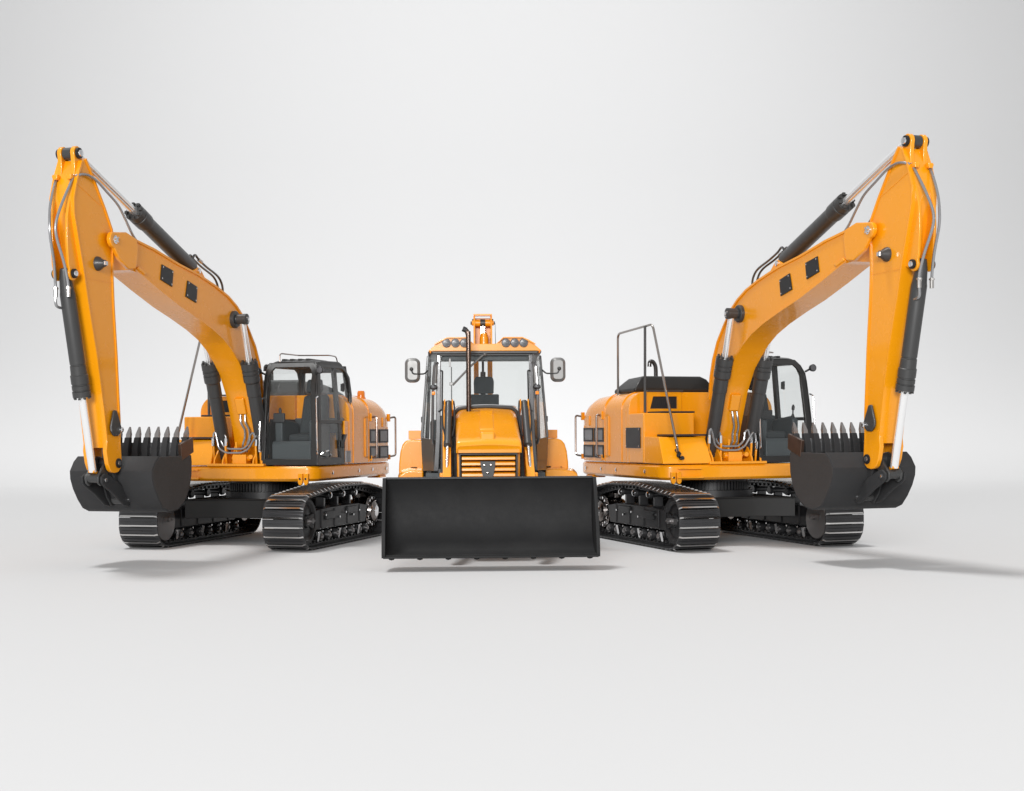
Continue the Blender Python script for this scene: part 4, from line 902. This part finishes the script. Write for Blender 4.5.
    b = MB(); b.span(-5.5, -4.9, -.9, .9, .6, 1.1); b.build('rear_carriage', 'frame', root, bevel=.02)
    return root
M['dark_chrome'] = paint('dark_chrome', (0.11, 0.08, 0.066), rough=.16, coat=0, metallic=1, var=.15)
M['post'] = paint('glossy_grey_post', (0.10, 0.10, 0.102), rough=.2, coat=.9, metallic=.3, var=.05)
M['bronze_dull'] = paint('grey_door_skin', (0.10, 0.09, 0.08), rough=.3, coat=.6, var=.05)
M['silver_dark'] = paint('lamp_housing', (0.09, 0.09, 0.095), rough=.3, coat=.4, metallic=.4, var=.05)
build_loader()

# ------------------------------------------------------------------ studio floor and backdrop
YB, ZR = 46, 14
b = MB(); b.loft([[(-90, -14, 0), (90, -14, 0)], [(-90, YB, 0), (90, YB, 0)]], cap=False, closed=False)
fl = b.build('floor', 'floor'); fl['kind'] = 'structure'
b = MB(); rows = []
for k in range(33):
    a = -PI / 2 + (PI / 2) * k / 32
    rows.append([(-90, YB + ZR * math.cos(a), ZR + ZR * math.sin(a)), (90, YB + ZR * math.cos(a), ZR + ZR * math.sin(a))])
rows.append([(-90, YB + ZR, 60), (90, YB + ZR, 60)])
b.loft(rows, cap=False, closed=False)
bd = b.build('backdrop', 'floor', ang=180); bd['kind'] = 'structure'

# ------------------------------------------------------------------ light
w = bpy.data.worlds.new('World'); scene.world = w; w.use_nodes = True
bg = w.node_tree.nodes['Background']; bg.inputs[0].default_value = (1, 1, 1, 1); bg.inputs[1].default_value = .60
def sun_lamp(name, energy, angle, d, colr=(1, 1, 1)):
    l = bpy.data.lights.new(name, 'SUN'); l.energy = energy; l.angle = math.radians(angle); l.color = colr
    o = bpy.data.objects.new(name, l); col.objects.link(o); o.location = (0, 0, 25)
    o.rotation_euler = Vector(d).to_track_quat('-Z', 'Y').to_euler(); return o
sun_lamp("key_light", 1.9, 11, (.27, -.05, -1.0), (1, .995, .985))
l = bpy.data.lights.new('front_softbox', 'AREA'); l.shape = 'RECTANGLE'; l.size = 18; l.size_y = 11; l.energy = 29000
o = bpy.data.objects.new('front_softbox', l); col.objects.link(o); o.location = (-8, -37, 13)
o.rotation_euler = (Vector((0, 19, 2)) - o.location).to_track_quat('-Z', 'Y').to_euler()
l = bpy.data.lights.new('vignette_spot', 'SPOT'); l.energy = 36500; l.spot_size = math.radians(96); l.spot_blend = 1; l.shadow_soft_size = 3  # added spot: its glow on the backdrop centre stands in for a lens vignette
o = bpy.data.objects.new('vignette_spot', l); col.objects.link(o); o.location = (0, 22, 24)
o.rotation_euler = (Vector((0, 60, 14)) - o.location).to_track_quat('-Z', 'Y').to_euler()

# ------------------------------------------------------------------ camera
cam = bpy.data.cameras.new('camera'); co = bpy.data.objects.new('camera', cam); col.objects.link(co)
cam.sensor_width = 36; cam.lens = 1354.6 * 36 / 1024
cam.shift_x = (512 - 490.5) / 1024; cam.shift_y = (431.9 - 395.5) / 1024
cam.clip_end = 500
co.location = (0, 0, 1.8)
co.rotation_euler = (Matrix.Rotation(math.radians(90), 3, 'X') @ Matrix.Rotation(math.radians(-.362), 3, 'Z')).to_euler()
scene.camera = co
scene.view_settings.view_transform = 'Standard'; scene.view_settings.look = 'None'; scene.view_settings.exposure = 0; scene.view_settings.gamma = 1
scene.cycles.caustics_reflective = False; scene.cycles.caustics_refractive = False; scene.cycles.sample_clamp_indirect = 4
scene.cycles.max_bounces = 10; scene.cycles.transparent_max_bounces = 24
scene.render.resolution_x = 1024; scene.render.resolution_y = 791
